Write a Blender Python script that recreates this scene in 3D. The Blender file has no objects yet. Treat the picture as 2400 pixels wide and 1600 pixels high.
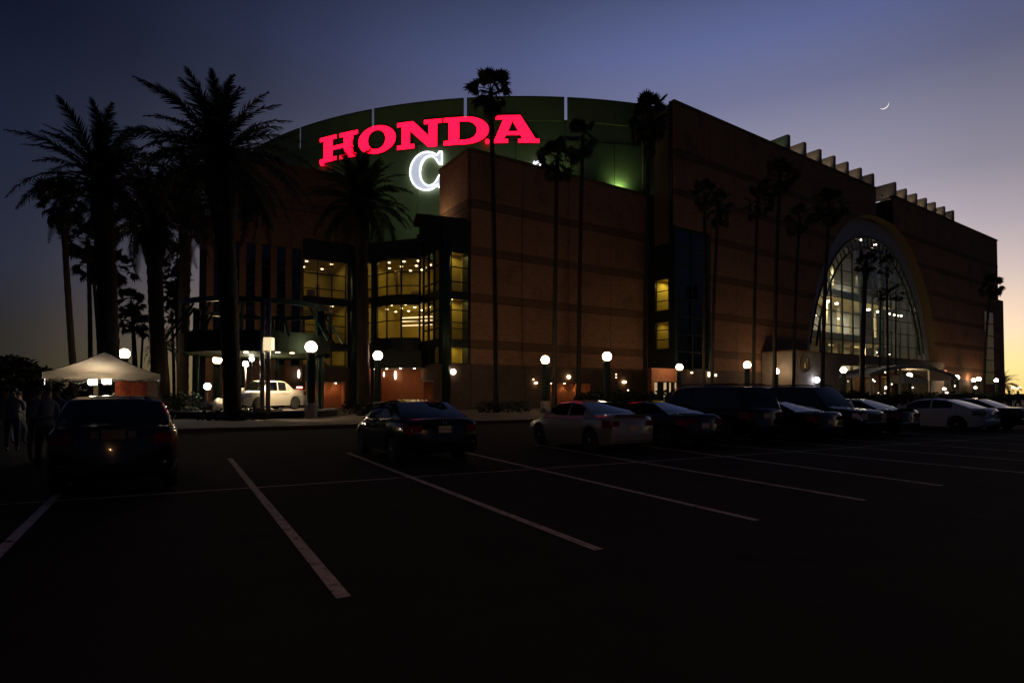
import bpy, bmesh, math, random
from math import sin, cos, tan, pi, radians as R, sqrt, atan2, asin
from mathutils import Vector, Matrix
from mathutils.geometry import tessellate_polygon

C = bpy.context.scene
COL = C.collection

# ------------------------------------------------------------------ camera
F_PX = 1361.0; EYE = 1.6; PITCH = math.atan(33 / 1361.0); PY0 = 892.0     # a nearly level camera, the frame raised by lens shift
cam_d = bpy.data.cameras.new('camera'); cam = bpy.data.objects.new('camera', cam_d); COL.objects.link(cam)
cam.location = (0, 0, EYE); cam.rotation_euler = (pi / 2 + PITCH, 0, 0)
cam_d.sensor_width = 36.0; cam_d.shift_y = (PY0 - 800.0) / 2400.0; cam_d.lens = 36.0 * F_PX / 2400.0
cam_d.clip_start = 0.1; cam_d.clip_end = 4000
C.camera = cam

# ------------------------------------------------------------------ view
C.view_settings.view_transform = 'Standard'; C.view_settings.look = 'None'
C.view_settings.exposure = 0.0; C.view_settings.gamma = 1.0; C.view_settings.use_curve_mapping = False
C.render.engine = 'CYCLES'
C.cycles.use_denoising = True
C.cycles.max_bounces = 5; C.cycles.diffuse_bounces = 2; C.cycles.glossy_bounces = 3
C.cycles.transparent_max_bounces = 12; C.cycles.transmission_bounces = 4
C.cycles.sample_clamp_indirect = 3.0; C.cycles.sample_clamp_direct = 0.0
C.cycles.caustics_reflective = False; C.cycles.caustics_refractive = False

# ------------------------------------------------------------------ dusk sky: afterglow of a sun that has set ahead and to the right
SKY_STRENGTH = 1.0
world = bpy.data.worlds.new('World'); C.world = world; world.use_nodes = True
nt = world.node_tree; N = nt.nodes; Lk = nt.links; N.clear()
out = N.new('ShaderNodeOutputWorld'); bg = N.new('ShaderNodeBackground'); bg.inputs[1].default_value = SKY_STRENGTH
tc = N.new('ShaderNodeTexCoord'); sep = N.new('ShaderNodeSeparateXYZ'); Lk.new(tc.outputs['Generated'], sep.inputs[0])
asn = N.new('ShaderNodeMath'); asn.operation = 'ARCSINE'; asn.use_clamp = False; Lk.new(sep.outputs[2], asn.inputs[0])
el = N.new('ShaderNodeMath'); el.operation = 'DIVIDE'; el.inputs[1].default_value = pi / 2; el.use_clamp = True; Lk.new(asn.outputs[0], el.inputs[0])
def ramp(stops, src, interp='LINEAR'):
    r = N.new('ShaderNodeValToRGB'); cr = r.color_ramp; cr.interpolation = interp
    while len(cr.elements) < len(stops): cr.elements.new(0.5)
    for e_, (p, c) in zip(cr.elements, stops):
        e_.position = p; e_.color = (*c, 1) if len(c) == 3 else c
    Lk.new(src, r.inputs[0]); return r
WEST = [(0, (1.9, 1.25, .38)), (2.2, (2.0, 1.5, .60)), (5, (1.9, 1.4, .95)), (9.3, (1.22, .97, .88)), (13, (.80, .68, .74)), (17.4, (.47, .43, .53)),
        (25.5, (.20, .212, .36)), (30, (.14, .17, .37)), (36, (.062, .082, .175)), (50, (.012, .018, .045)), (90, (.004, .007, .018))]
EAST = [(0, (.012, .011, .011)), (5, (.010, .012, .015)), (10, (.014, .019, .038)), (20, (.010, .015, .034)), (28, (.0045, .007, .018)), (45, (.003, .005, .013)), (90, (.004, .007, .018))]
KW = 0.4   # ramp colours are clamped at 1: store scaled, multiply back
rw = ramp([(a / 90, tuple(v * KW for v in c)) for a, c in WEST], el.outputs[0]); re_ = ramp([(a / 90, c) for a, c in EAST], el.outputs[0])
hx = N.new('ShaderNodeVectorMath'); hx.operation = 'MULTIPLY'; hx.inputs[1].default_value = (1, 1, 0); Lk.new(tc.outputs['Generated'], hx.inputs[0])
hn = N.new('ShaderNodeVectorMath'); hn.operation = 'NORMALIZE'; Lk.new(hx.outputs[0], hn.inputs[0])
GLOW_AZ = R(20)
dt = N.new('ShaderNodeVectorMath'); dt.operation = 'DOT_PRODUCT'; dt.inputs[1].default_value = (sin(GLOW_AZ), cos(GLOW_AZ), 0); Lk.new(hn.outputs[0], dt.inputs[0])
wr = ramp([(0, (0, 0, 0)), (.42, (0,) * 3), (.5, (.012,) * 3), (.593, (.04,) * 3), (.714, (.125,) * 3), (.8, (.25,) * 3), (.911, (.51,) * 3), (.945, (.58,) * 3), (1, (.82,) * 3)], dt.outputs['Value'])
sc = N.new('ShaderNodeVectorMath'); sc.operation = 'SCALE'; sc.inputs['Scale'].default_value = 1 / KW; Lk.new(rw.outputs[0], sc.inputs[0])
mx = N.new('ShaderNodeMix'); mx.data_type = 'RGBA'; Lk.new(wr.outputs[0], mx.inputs[0]); Lk.new(re_.outputs[0], mx.inputs[6]); Lk.new(sc.outputs[0], mx.inputs[7])
Lk.new(mx.outputs[2], bg.inputs[0]); Lk.new(bg.outputs[0], out.inputs[0])
try: world.cycles.sampling_method = 'MANUAL'; world.cycles.sample_map_resolution = 512
except Exception: pass

# ------------------------------------------------------------------ measuring helpers (photograph pixel -> place, 2400 x 1600)
def ray(px, py):
    x = (px - 1200.0) / F_PX; u = (PY0 - py) / F_PX
    return Vector((x, cos(PITCH) - u * sin(PITCH), sin(PITCH) + u * cos(PITCH)))
def G(px, py, z=0.0):
    r = ray(px, py); return r * ((z - EYE) / r.z) + Vector((0, 0, EYE))
def AT(px, py, Y):
    r = ray(px, py); return r * (Y / r.y) + Vector((0, 0, EYE))
def XY(px, Y):   # ground point under horizon pixel column px at distance Y
    return ((px - 1200.0) / 1361.8 * Y, Y)
class Fac:       # a vertical plane: u along it to the right, v up, o out towards the car park
    def __init__(s, x, y, ang, flip=False):
        s.o = Vector((x, y, 0)); a = R(ang); s.d = Vector((sin(a), cos(a), 0)); s.n = Vector((cos(a), -sin(a), 0)) * (-1 if flip else 1); s.ang = a; s.flip = flip
    def p(s, u, v, o=0.0): return s.o + s.d * u + s.n * o + Vector((0, 0, v))
    def uv(s, px, py, o=0.0):
        r = ray(px, py); e = Vector((0, 0, EYE)); q = s.o + s.n * o
        t = (q - e).dot(s.n) / r.dot(s.n); h = e + r * t
        return (h - q).dot(s.d), h.z

# ------------------------------------------------------------------ materials
MATS = {}
def mat(name, col, rough=.6, metal=0.0, var=0.0, vscale=3.0, bump=0.0, bscale=20.0, spec=None, coat=0.0, stretch=None, coords='Object'):
    if name in MATS: return MATS[name]
    m = bpy.data.materials.new(name); m.use_nodes = True; t = m.node_tree; b = t.nodes['Principled BSDF']
    b.inputs['Base Color'].default_value = (*col, 1); b.inputs['Roughness'].default_value = rough; b.inputs['Metallic'].default_value = metal
    if spec is not None: b.inputs['Specular IOR Level'].default_value = spec
    if coat: b.inputs['Coat Weight'].default_value = coat; b.inputs['Coat Roughness'].default_value = .025
    if var or bump:
        co = t.nodes.new('ShaderNodeTexCoord'); mp = t.nodes.new('ShaderNodeMapping'); t.links.new(co.outputs[coords], mp.inputs[0])
        if stretch: mp.inputs['Scale'].default_value = stretch
    if var:
        n = t.nodes.new('ShaderNodeTexNoise'); n.inputs['Scale'].default_value = vscale; n.inputs['Detail'].default_value = 6; n.inputs['Roughness'].default_value = .65
        t.links.new(mp.outputs[0], n.inputs['Vector'])
        cr = t.nodes.new('ShaderNodeValToRGB'); cr.color_ramp.elements[0].position = .28; cr.color_ramp.elements[1].position = .75
        cr.color_ramp.elements[0].color = (*[max(0, c * (1 - var)) for c in col], 1); cr.color_ramp.elements[1].color = (*[min(1, c * (1 + var)) for c in col], 1)
        t.links.new(n.outputs['Fac'], cr.inputs[0]); t.links.new(cr.outputs[0], b.inputs['Base Color'])
    if bump:
        n2 = t.nodes.new('ShaderNodeTexNoise'); n2.inputs['Scale'].default_value = bscale; n2.inputs['Detail'].default_value = 5; t.links.new(mp.outputs[0], n2.inputs['Vector'])
        bp = t.nodes.new('ShaderNodeBump'); bp.inputs['Strength'].default_value = bump; bp.inputs['Distance'].default_value = .02
        t.links.new(n2.outputs['Fac'], bp.inputs['Height']); t.links.new(bp.outputs[0], b.inputs['Normal'])
    MATS[name] = m; return m
def emit(name, col, strength, base=(.8, .8, .8)):
    if name in MATS: return MATS[name]
    m = bpy.data.materials.new(name); m.use_nodes = True; b = m.node_tree.nodes['Principled BSDF']
    b.inputs['Base Color'].default_value = (*base, 1); b.inputs['Emission Color'].default_value = (*col, 1); b.inputs['Emission Strength'].default_value = strength
    MATS[name] = m; return m
def glass(name, tint=(.9, .92, .9), refl=.12, rough=.02):
    m = bpy.data.materials.new(name); m.use_nodes = True; t = m.node_tree; t.nodes.clear()
    o = t.nodes.new('ShaderNodeOutputMaterial'); a = t.nodes.new('ShaderNodeBsdfTransparent'); g = t.nodes.new('ShaderNodeBsdfGlossy')
    a.inputs[0].default_value = (*tint, 1); g.inputs['Roughness'].default_value = rough; g.inputs[0].default_value = (.9, .95, 1, 1)
    fr = t.nodes.new('ShaderNodeFresnel'); ge = t.nodes.new('ShaderNodeNewGeometry'); io = t.nodes.new('ShaderNodeMapRange'); io.inputs[3].default_value = 1.5; io.inputs[4].default_value = 1 / 1.5
    t.links.new(ge.outputs['Backfacing'], io.inputs[0]); t.links.new(io.outputs[0], fr.inputs[0])
    ad = t.nodes.new('ShaderNodeMath'); ad.operation = 'ADD'; ad.use_clamp = True; ad.inputs[1].default_value = refl - .04
    mxs = t.nodes.new('ShaderNodeMixShader'); t.links.new(fr.outputs[0], ad.inputs[0]); t.links.new(ad.outputs[0], mxs.inputs[0])
    t.links.new(a.outputs[0], mxs.inputs[1]); t.links.new(g.outputs[0], mxs.inputs[2]); t.links.new(mxs.outputs[0], o.inputs[0])
    MATS[name] = m; return m

# ------------------------------------------------------------------ mesh helpers
class MB:
    def __init__(s): s.v = []; s.f = []; s.m = []
    def add(s, vs, fs, mi=0):
        k = len(s.v); s.v += [tuple(v) for v in vs]; s.f += [tuple(i + k for i in f) for f in fs]; s.m += [mi] * len(fs)
    def hexa(s, p, mi=0):   # 8 points: bottom 0-3, top 4-7
        s.add(p, [(3, 2, 1, 0), (4, 5, 6, 7), (0, 1, 5, 4), (1, 2, 6, 5), (2, 3, 7, 6), (3, 0, 4, 7)], mi)
    def box(s, x0, x1, y0, y1, z0, z1, mi=0):
        s.hexa([(x0, y0, z0), (x1, y0, z0), (x1, y1, z0), (x0, y1, z0), (x0, y0, z1), (x1, y0, z1), (x1, y1, z1), (x0, y1, z1)], mi)
    def fbox(s, f, u0, u1, v0, v1, o0, o1, mi=0):   # box in a facade frame
        s.hexa([f.p(u0, v0, o1), f.p(u1, v0, o1), f.p(u1, v0, o0), f.p(u0, v0, o0), f.p(u0, v1, o1), f.p(u1, v1, o1), f.p(u1, v1, o0), f.p(u0, v1, o0)], mi)
    def tube(s, pts, rad, n=8, caps=True, mi=0):
        pts = [Vector(p) for p in pts]; rr = rad if isinstance(rad, (list, tuple)) else [rad] * len(pts)
        k = len(s.v); ref = None
        for i, p in enumerate(pts):
            t = (pts[min(i + 1, len(pts) - 1)] - pts[max(i - 1, 0)]).normalized()
            if ref is None: ref = Vector((1, 0, 0)) if abs(t.x) < .8 else Vector((0, 1, 0))
            a = (ref - t * ref.dot(t)).normalized(); b = t.cross(a); ref = a
            s.v += [tuple(p + (a * cos(2 * pi * j / n) + b * sin(2 * pi * j / n)) * rr[i]) for j in range(n)]
        for i in range(len(pts) - 1):
            for j in range(n):
                s.f.append((k + i * n + j, k + i * n + (j + 1) % n, k + (i + 1) * n + (j + 1) % n, k + (i + 1) * n + j)); s.m.append(mi)
        if caps:
            s.f.append(tuple(k + j for j in reversed(range(n)))); s.f.append(tuple(k + (len(pts) - 1) * n + j for j in range(n))); s.m += [mi, mi]
    def lathe(s, prof, n=16, c=(0, 0, 0), mi=0, axis='z'):
        k = len(s.v)
        for r, z in prof:
            for j in range(n):
                a = 2 * pi * j / n; q = (r * cos(a), r * sin(a), z) if axis == 'z' else (r * cos(a), z, r * sin(a))
                s.v.append((c[0] + q[0], c[1] + q[1], c[2] + q[2]))
        for i in range(len(prof) - 1):
            for j in range(n):
                s.f.append((k + i * n + j, k + i * n + (j + 1) % n, k + (i + 1) * n + (j + 1) % n, k + (i + 1) * n + j)); s.m.append(mi)
        s.f.append(tuple(k + j for j in reversed(range(n)))); s.f.append(tuple(k + (len(prof) - 1) * n + j for j in range(n))); s.m += [mi, mi]
    def sphere(s, c, r, nu=14, nv=9, mi=0, sc=(1, 1, 1)):
        prof = [(max(.02 * r, r * sin(pi * i / nv)), -r * cos(pi * i / nv)) for i in range(nv + 1)]
        k = len(s.v); s.lathe(prof, nu, (0, 0, 0), mi)
        for i in range(k, len(s.v)):
            v = s.v[i]; s.v[i] = (c[0] + v[0] * sc[0], c[1] + v[1] * sc[1], c[2] + v[2] * sc[2])
    def prism(s, loops, f3, depth, mi=0, mside=None):
        """2-D polygon (outer loop plus holes) extruded: f3(x, y, d) places a point; d = 0 back, depth = front"""
        vl = [[Vector((x, y, 0)) for x, y in lp] for lp in loops]; tris = tessellate_polygon(vl)
        flat = [q for lp in loops for q in lp]; n = len(flat)
        fr = [f3(x, y, depth) for x, y in flat]; bk = [f3(x, y, 0) for x, y in flat]
        k = len(s.v); s.v += [tuple(p) for p in fr + bk]
        for t in tris:
            a, b, c = [flat[i] for i in t]; ar = (b[0] - a[0]) * (c[1] - a[1]) - (b[1] - a[1]) * (c[0] - a[0])
            t = tuple(t) if ar > 0 else tuple(reversed(t))
            s.f.append(tuple(k + i for i in t)); s.m.append(mi)
            s.f.append(tuple(k + n + i for i in reversed(t))); s.m.append(mi if mside is None else mside)
        st = 0
        for lp in loops:
            L = len(lp)
            for i in range(L):
                a, b = st + i, st + (i + 1) % L
                s.f.append((k + a, k + b, k + n + b, k + n + a)); s.m.append(mi if mside is None else mside)
            st += L
    def mesh(s, name, mats, smooth=False, fixn=False):
        me = bpy.data.meshes.new(name); me.from_pydata(s.v, [], s.f)
        for m in (mats if isinstance(mats, (list, tuple)) else [mats]): me.materials.append(m)
        me.polygons.foreach_set('material_index', s.m)
        if smooth: me.polygons.foreach_set('use_smooth', [True] * len(s.f))
        if fixn:
            bm = bmesh.new(); bm.from_mesh(me); bmesh.ops.recalc_face_normals(bm, faces=bm.faces); bm.to_mesh(me); bm.free()
        me.update(); return me
    def build(s, name, mats, parent=None, smooth=False, fixn=False):
        return link(name, s.mesh(name, mats, smooth, fixn), parent)
def link(name, data, parent=None, loc=None, rot=None, scale=None):
    o = bpy.data.objects.new(name, data); COL.objects.link(o)
    if parent is not None: o.parent = parent
    if loc is not None: o.location = loc
    if rot is not None: o.rotation_euler = rot
    if scale is not None: o.scale = (scale,) * 3 if isinstance(scale, (int, float)) else scale
    return o
def tag(o, label=None, cat=None, group=None, kind=None):
    if label: o['label'] = label
    if cat: o['category'] = cat
    if group: o['group'] = group
    if kind: o['kind'] = kind
    return o
def thing(name, label, cat, loc=(0, 0, 0), rz=0.0, group=None, parent=None):
    o = link(name, None, parent, loc, (0, 0, rz)); o.empty_display_size = .3
    return tag(o, label, cat, group)
def struct(o): o['kind'] = 'structure'; return o
def copy_tree(o, parent=None):
    c = o.copy(); COL.objects.link(c); c.parent = parent
    for ch in list(o.children): copy_tree(ch, c)
    return c
def lamp(name, kind, loc, energy, col, parent=None, size=.2, spot=None, aim=None, blend=.5, size_y=None):
    d = bpy.data.lights.new(name, kind); d.energy = energy; d.color = col
    if kind == 'AREA':
        d.size = size
        if size_y: d.shape = 'RECTANGLE'; d.size_y = size_y
    else: d.shadow_soft_size = size
    if kind == 'SPOT': d.spot_size = spot; d.spot_blend = blend
    o = bpy.data.objects.new(name, d); COL.objects.link(o); o.location = loc
    if aim is not None: o.rotation_euler = (Vector(aim) - Vector(loc)).to_track_quat('-Z', 'Y').to_euler()
    if parent is not None:
        o.parent = parent
        if parent.name in WORLD: o.matrix_parent_inverse = Matrix.Translation(-WORLD[parent.name])
    return o
WORLD = {}     # things whose parts are written in world coordinates: the parent inverse keeps them there

# palette
brick = mat('red_brown_brick', (.38, .188, .10), .85, var=.30, vscale=1.6, bump=.35, bscale=9, stretch=(1, 1, 3))
brick_dark = mat('dark_brown_band_and_shade_brick', (.19, .10, .05), .85, var=.28, vscale=1.8, bump=.35, bscale=9, stretch=(1, 1, 3))
brick_base = mat('base_course_and_shade_brick', (.13, .085, .06), .8, var=.3, vscale=2, bump=.35, bscale=9, stretch=(1, 1, 3))
alcove_brick = mat('alcove_brick', (.36, .13, .055), .8, var=.35, vscale=2.4, bump=.5, bscale=8, stretch=(1, 1, 4))
joint = mat('recessed_joint', (.05, .035, .03), .9)
concrete = mat('pale_concrete', (.42, .38, .33), .8, var=.16, vscale=2, bump=.2, bscale=14)
greywall = mat('grey_arch_surround', (.46, .46, .50), .7, var=.12, vscale=1.5)
greenwall = mat('green_metal_drum_wall', (.135, .175, .085), .55, var=.14, vscale=.6, bump=.08, bscale=2)
greenband = mat('green_metal_screen', (.18, .20, .075), .55, var=.12, vscale=.8)
roofmat = mat('roof_membrane', (.05, .05, .05), .9, var=.2)
darkmetal = mat('dark_bronze_frame', (.02, .025, .024), .45, .3)
greensteel = mat('dark_green_steel', (.022, .05, .04), .35, .4, var=.2)
steel = mat('brushed_steel', (.45, .44, .42), .25, .9, var=.1)
asphalt = mat('asphalt', (.017, .017, .016), .95, var=.38, vscale=.9, bump=.8, bscale=60, spec=.12)
linepaint = mat('white_line_paint', (.46, .42, .37), .8, var=.25, vscale=6, bump=.3, bscale=60, spec=.2)
def wear(m, under, scale, lo, hi):          # paint worn through to what lies under it
    t = m.node_tree; b = t.nodes['Principled BSDF']; src = b.inputs['Base Color'].links[0].from_socket; co = t.nodes.new('ShaderNodeTexCoord')
    n = t.nodes.new('ShaderNodeTexNoise'); n.inputs['Scale'].default_value = scale; n.inputs['Detail'].default_value = 8; n.inputs['Roughness'].default_value = .7; t.links.new(co.outputs['Object'], n.inputs['Vector'])
    r = t.nodes.new('ShaderNodeMapRange'); r.inputs[1].default_value = lo; r.inputs[2].default_value = hi; r.interpolation_type = 'SMOOTHSTEP'; t.links.new(n.outputs['Fac'], r.inputs[0])
    mx = t.nodes.new('ShaderNodeMix'); mx.data_type = 'RGBA'; mx.inputs[7].default_value = (*under, 1); t.links.new(r.outputs[0], mx.inputs[0]); t.links.new(src, mx.inputs[6]); t.links.new(mx.outputs[2], b.inputs['Base Color'])
wear(linepaint, (.035, .034, .032), 7, .50, .68)
wear(asphalt, (.006, .006, .006), .55, .56, .66)
wear(asphalt, (.045, .043, .04), 3.1, .62, .72)
paving = mat('sidewalk_concrete', (.16, .125, .10), .85, var=.22, vscale=1.1, bump=.3, bscale=30)
kerbpaint = mat('faded_red_kerb', (.10, .035, .03), .85, var=.35, vscale=5)
for m_, u_, sc_ in ((brick, (.21, .11, .052), .22), (brick_base, (.07, .045, .035), .3), (paving, (.07, .055, .045), .8)): wear(m_, u_, sc_, .48, .72)
leaf_date = mat('date_palm_leaf', (.018, .030, .014), .7, var=.4, vscale=.6)
leaf_fan = mat('fan_palm_leaf', (.02, .032, .014), .7, var=.4, vscale=.6)
leaf_dead = mat('dead_palm_leaf', (.05, .036, .02), .9, var=.4, vscale=.6)
leaf_tree = mat('broad_leaf', (.018, .028, .012), .8, var=.45, vscale=.7)
bark = mat('palm_bark', (.045, .034, .026), .95, var=.45, vscale=4, bump=1, bscale=7, stretch=(1, 1, 2.2))
pane_clear = glass('clear_window_glass', (.92, .93, .88), .05)
pane_dark = glass('tinted_window_glass', (.10, .12, .13), .07)
carglass = glass('car_glass', (.08, .09, .10), .06, .015)
globe_m = emit('glowing_globe', (1.0, .70, .42), 34.0)

_link0 = link
def link(name, data, parent=None, loc=None, rot=None, scale=None):
    o = _link0(name, data, parent, loc, rot, scale)
    if parent is not None and parent.name in WORLD: o.matrix_parent_inverse = Matrix.Translation(-WORLD[parent.name])
    return o
def wthing(name, label, cat, loc, group=None):
    t = thing(name, label, cat, loc, 0, group); WORLD[t.name] = Vector(loc); return t
def sub(o, p):   # sub-part in world coordinates under a part that carries a world-coordinate mesh itself
    o.parent = p; return o

# ================================================================== GROUND
def sheet(name, pts, z, m, kind='structure'):
    mb = MB(); mb.add([(x, y, z) for x, y in pts], [tuple(range(len(pts)))]); o = mb.build(name, m); o['kind'] = kind; return o
lot = sheet('parking_lot', [(-900, -300), (1500, -300), (1500, 1500), (-900, 1500)], 0.0, asphalt)

# stalls: the centre line of the double row, and the stall lines that cross it
DL = Vector((-sin(R(29.6)), cos(R(29.6)), 0))            # along a stall, away from the camera
DC = Vector((sin(R(62.2)), cos(R(62.2)), 0))             # along the row
ROW0 = Vector((-4.36, 10.05, 0)); PITCHW = 2.80
def stripe(p0, p1, w, z=.004):
    p0, p1 = Vector(p0), Vector(p1); t = (p1 - p0).normalized(); s = Vector((t.y, -t.x, 0)) * w / 2; n = max(2, int((p1 - p0).length / .5))
    mb = MB(); vs = []
    rnd = random.Random(int(p0.x * 97 + p0.y * 13))
    for i in range(n + 1):
        q = p0.lerp(p1, i / n); j = rnd.uniform(-.006, .006)
        vs += [q - s * (1 + j * 4) + Vector((0, 0, z)), q + s * (1 + j * 4) + Vector((0, 0, z))]
    mb.add(vs, [(2 * i, 2 * i + 1, 2 * i + 3, 2 * i + 2) for i in range(n)])
    mb.build('stall_line', linepaint, lot)
crossing = []
for k in range(-1, 16):
    if k <= 4: q = Vector((-4.44 + 2.49 * k, 10.03 + 1.27 * k, 0)); e = Vector((-1.33 + 2.227 * k, 4.63 + 1.41 * k, 0))
    else: q = crossing[-1] + DC * PITCHW; e = q - DL * 5.35
    crossing.append(q); stripe(q + (q - e).normalized() * 5.4, e, .115)
for a, b in zip(crossing, crossing[1:]): stripe(a, b, .075, .008)
stripe(crossing[0] - DC * 1.5, crossing[0], .075, .008)

# pavement in front of the arena with its kerb
KD = Vector((sin(R(58.5)), cos(R(58.5)), 0)); KN = Vector((cos(R(58.5)), -sin(R(58.5)), 0)); KO = Vector((-12.1, 25.9, 0))
pv = MB(); a, b = KO - KD * 7, KO + KD * 190
pv.hexa([a + Vector((0, 0, .0)), b, b - KN * 110, a - KN * 110, a + Vector((0, 0, .15)), b + Vector((0, 0, .15)), b - KN * 110 + Vector((0, 0, .15)), a - KN * 110 + Vector((0, 0, .15))])
pav = struct(pv.build('sidewalk', paving))
for i in range(-2, 24):                                   # kerb stones about three metres long
    mb = MB(); p0 = KO + KD * (i * 3 + .01) + KN * .004; p1 = KO + KD * (i * 3 + 2.99) + KN * .004
    mb.hexa([p0 + KN * .15, p1 + KN * .15, p1, p0, p0 + KN * .13 + Vector((0, 0, .165)), p1 + KN * .13 + Vector((0, 0, .165)), p1 + Vector((0, 0, .165)), p0 + Vector((0, 0, .165))])
    mb.build('kerb_stone', kerbpaint if i < 6 else paving, pav)

# ================================================================== ARENA
MID = Fac(-4.35, 59.3, 57.3)            # right brick block beside the glazed corner: u 0 .. 25.4
LEFT = Fac(-17.1, 63.9, 57.3)           # brick block left of the glazed corner: u negative
RB = Fac(19.4, 69.5, 55.4)              # long block with the arched window: u 0 .. 110
RBR = Fac(19.4, 69.5, 55.4 - 90, True)        # its short return, running back
MRET = Fac(-4.35, 59.3, 57.3 - 90, True)      # left return of the middle block
DCX, DCY, DR, DH = 1.31, 130.79, 59.46, 38.5
arena = wthing('arena', 'huge brick and green arena with curved drum, glazed corner and tall arched window', 'arena', (19.4, 69.5, 0))
BANDS = [(6.35, 7.2), (11.15, 12.0), (16.0, 16.85), (20.85, 21.7)]
def rows(H, extra=()):
    r = []; v = 4.7; 
    for a, b in BANDS + list(extra):
        if a >= H: break
        r.append((v, a, 0)); r.append((a, b, 1)); v = b
    r.append((v, H, 0)); return r

def brick_face(f, u0, u1, H, cols, extra=(), hole=None, base=True, skip=None, thick=.22):
    """panels and darker bands, each panel its own object, joints recessed; hole(u) = height of an opening's edge"""
    W = (u1 - u0) / cols; g = .025; core = MB(); 
    for v0, v1, kind in rows(H, extra):
        for c in range(cols):
            a, b = u0 + c * W + g, u0 + (c + 1) * W - g
            if skip and skip(a, b, v0, v1): continue
            o1 = thick if kind == 0 else thick + .03
            mb = MB(); n = 1
            if hole and max(hole(a), hole(b), hole((a + b) / 2)) > v0: n = 16
            for i in range(n):
                ua, ub = a + (b - a) * i / n, a + (b - a) * (i + 1) / n
                la, lb = v0 + g, v0 + g
                if n > 1: la = max(la, hole(ua)); lb = max(lb, hole(ub))
                tp = v1 - g
                if la >= tp and lb >= tp: continue
                la = min(la, tp - .001); lb = min(lb, tp - .001)
                mb.hexa([f.p(ua, la, o1), f.p(ub, lb, o1), f.p(ub, lb, 0.01), f.p(ua, la, 0.01), f.p(ua, tp, o1), f.p(ub, tp, o1), f.p(ub, tp, 0.01), f.p(ua, tp, 0.01)])
            if mb.v: mb.build('wall_panel' if kind == 0 else 'wall_band', brick if kind == 0 else brick_dark, arena)

def solid(f, u0, u1, v0, v1, o0, o1, name, m):
    mb = MB(); mb.fbox(f, u0, u1, v0, v1, o0, o1); return mb.build(name, m, arena)

# ---- middle block
MH = 26.6; ML = 25.4
solid(MID, 0, ML, 4.7, MH - .3, -6.7, 0, 'block_core', joint)
brick_face(MID, 0, ML, MH, 4)
solid(MID, -.05, ML + .05, MH, MH + .35, -.5, .32, 'roof_coping', brick_dark)
# left return: upper part above the glazed corner
for v0, v1, kind in [(17.2, 20.8, 0), (20.85, 21.7, 1), (21.75, MH, 0)]:
    solid(MRET, .02, 6.68, v0, v1, .01, .24 + .02 * kind, 'wall_panel' if kind == 0 else 'wall_band', brick if not kind else brick_dark)
solid(MRET, -.05, 6.7, MH, MH + .35, -.5, .32, 'roof_coping', brick_dark)

def alcove(f, u0, u1, h, depth, floor_z=.15, n_l=3, energy=26, lit=True):
    """recess in the base wall with brick lining and small downlights at the head"""
    mb = MB(); mb.fbox(f, u0, u1, floor_z, h, -depth - .15, -depth); mb.fbox(f, u0 - .12, u0, floor_z, h, -depth, 0); mb.fbox(f, u1, u1 + .12, floor_z, h, -depth, 0)
    o = mb.build('alcove_lining', alcove_brick, arena)
    mb = MB(); mb.fbox(f, u0 - .1, u1 + .1, h, h + .12, -depth - .1, .06); mb.build('alcove_soffit', concrete, arena)
    for i in range(n_l):
        u = u0 + (u1 - u0) * (i + .5) / n_l; q = f.p(u, h - .03, -depth * .72)
        mb = MB(); mb.lathe([(.09, -.02), (.09, .02)], 10, q); mb.build('downlight', emit('warm_downlight', (1, .66, .34), 25), arena)
        lamp('downlight_lamp', 'SPOT', q - Vector((0, 0, .06)), energy * 1.0, (1, .55, .24), arena, .05, R(120), q - Vector((0, 0, 2)), .7)

# base wall of the middle block, with its lit alcove
ua, va = MID.uv(1289, 930); ub, vb = MID.uv(1384, 930)
for (p, q) in [(0, ua - .12), (ub + .12, ML)]:
    n = 3
    for i in range(n):
        solid(MID, p + (q - p) * i / n + .02, p + (q - p) * (i + 1) / n - .02, .15, 4.66, -1.9, .30, 'base_panel', brick_base)
solid(MID, ua - .12, ub + .12, 2.95, 4.66, -1.9, .30, 'base_panel', brick_base)
alcove(MID, ua, ub, 2.95, 1.6, n_l=3, energy=34)
solid(MID, 0, ML, 4.66, 4.78, 0, .36, 'string_course', brick_dark)

# ---- left block: piers and dark strips, faint behind the palms, brick colour darkened to imitate shade
LU0, LU1 = LEFT.uv(480, 925)[0], LEFT.uv(700, 925)[0]
LE, LD = LEFT.uv(596, 500)[0], 0
solid(LEFT, LE, LU1, 4.7, 25.2, -8, -.02, 'block_core', joint); solid(LEFT, LU1, 0, 16.4, 25.2, -8, -.02, 'block_core', joint)
solid(LEFT, LU0, LE, 4.7, 18.6, -8, -.02, 'block_core', joint)
for v0, v1, kind in [(16.85, 20.8, 0), (20.85, 21.7, 1), (21.75, 25.2, 0)]:
    for i in range(3):
        solid(LEFT, LE + (0 - LE) * i / 3 + .02, LE + (0 - LE) * (i + 1) / 3 - .02, v0, v1 - .03, -.01, .22 + .03 * kind, 'wall_panel' if not kind else 'wall_band', brick_dark if not kind else brick_base)  # panels and bands each one brick darker, shade put into the colour
solid(LEFT, LE - .05, .05, 25.2, 25.5, -.5, .32, 'roof_coping', brick_dark)
solid(LEFT, LU0 - .05, LE, 18.6, 18.9, -.5, .32, 'roof_coping', brick_dark)
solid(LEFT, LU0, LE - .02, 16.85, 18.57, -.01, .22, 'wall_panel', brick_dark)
npier = 6
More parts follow.
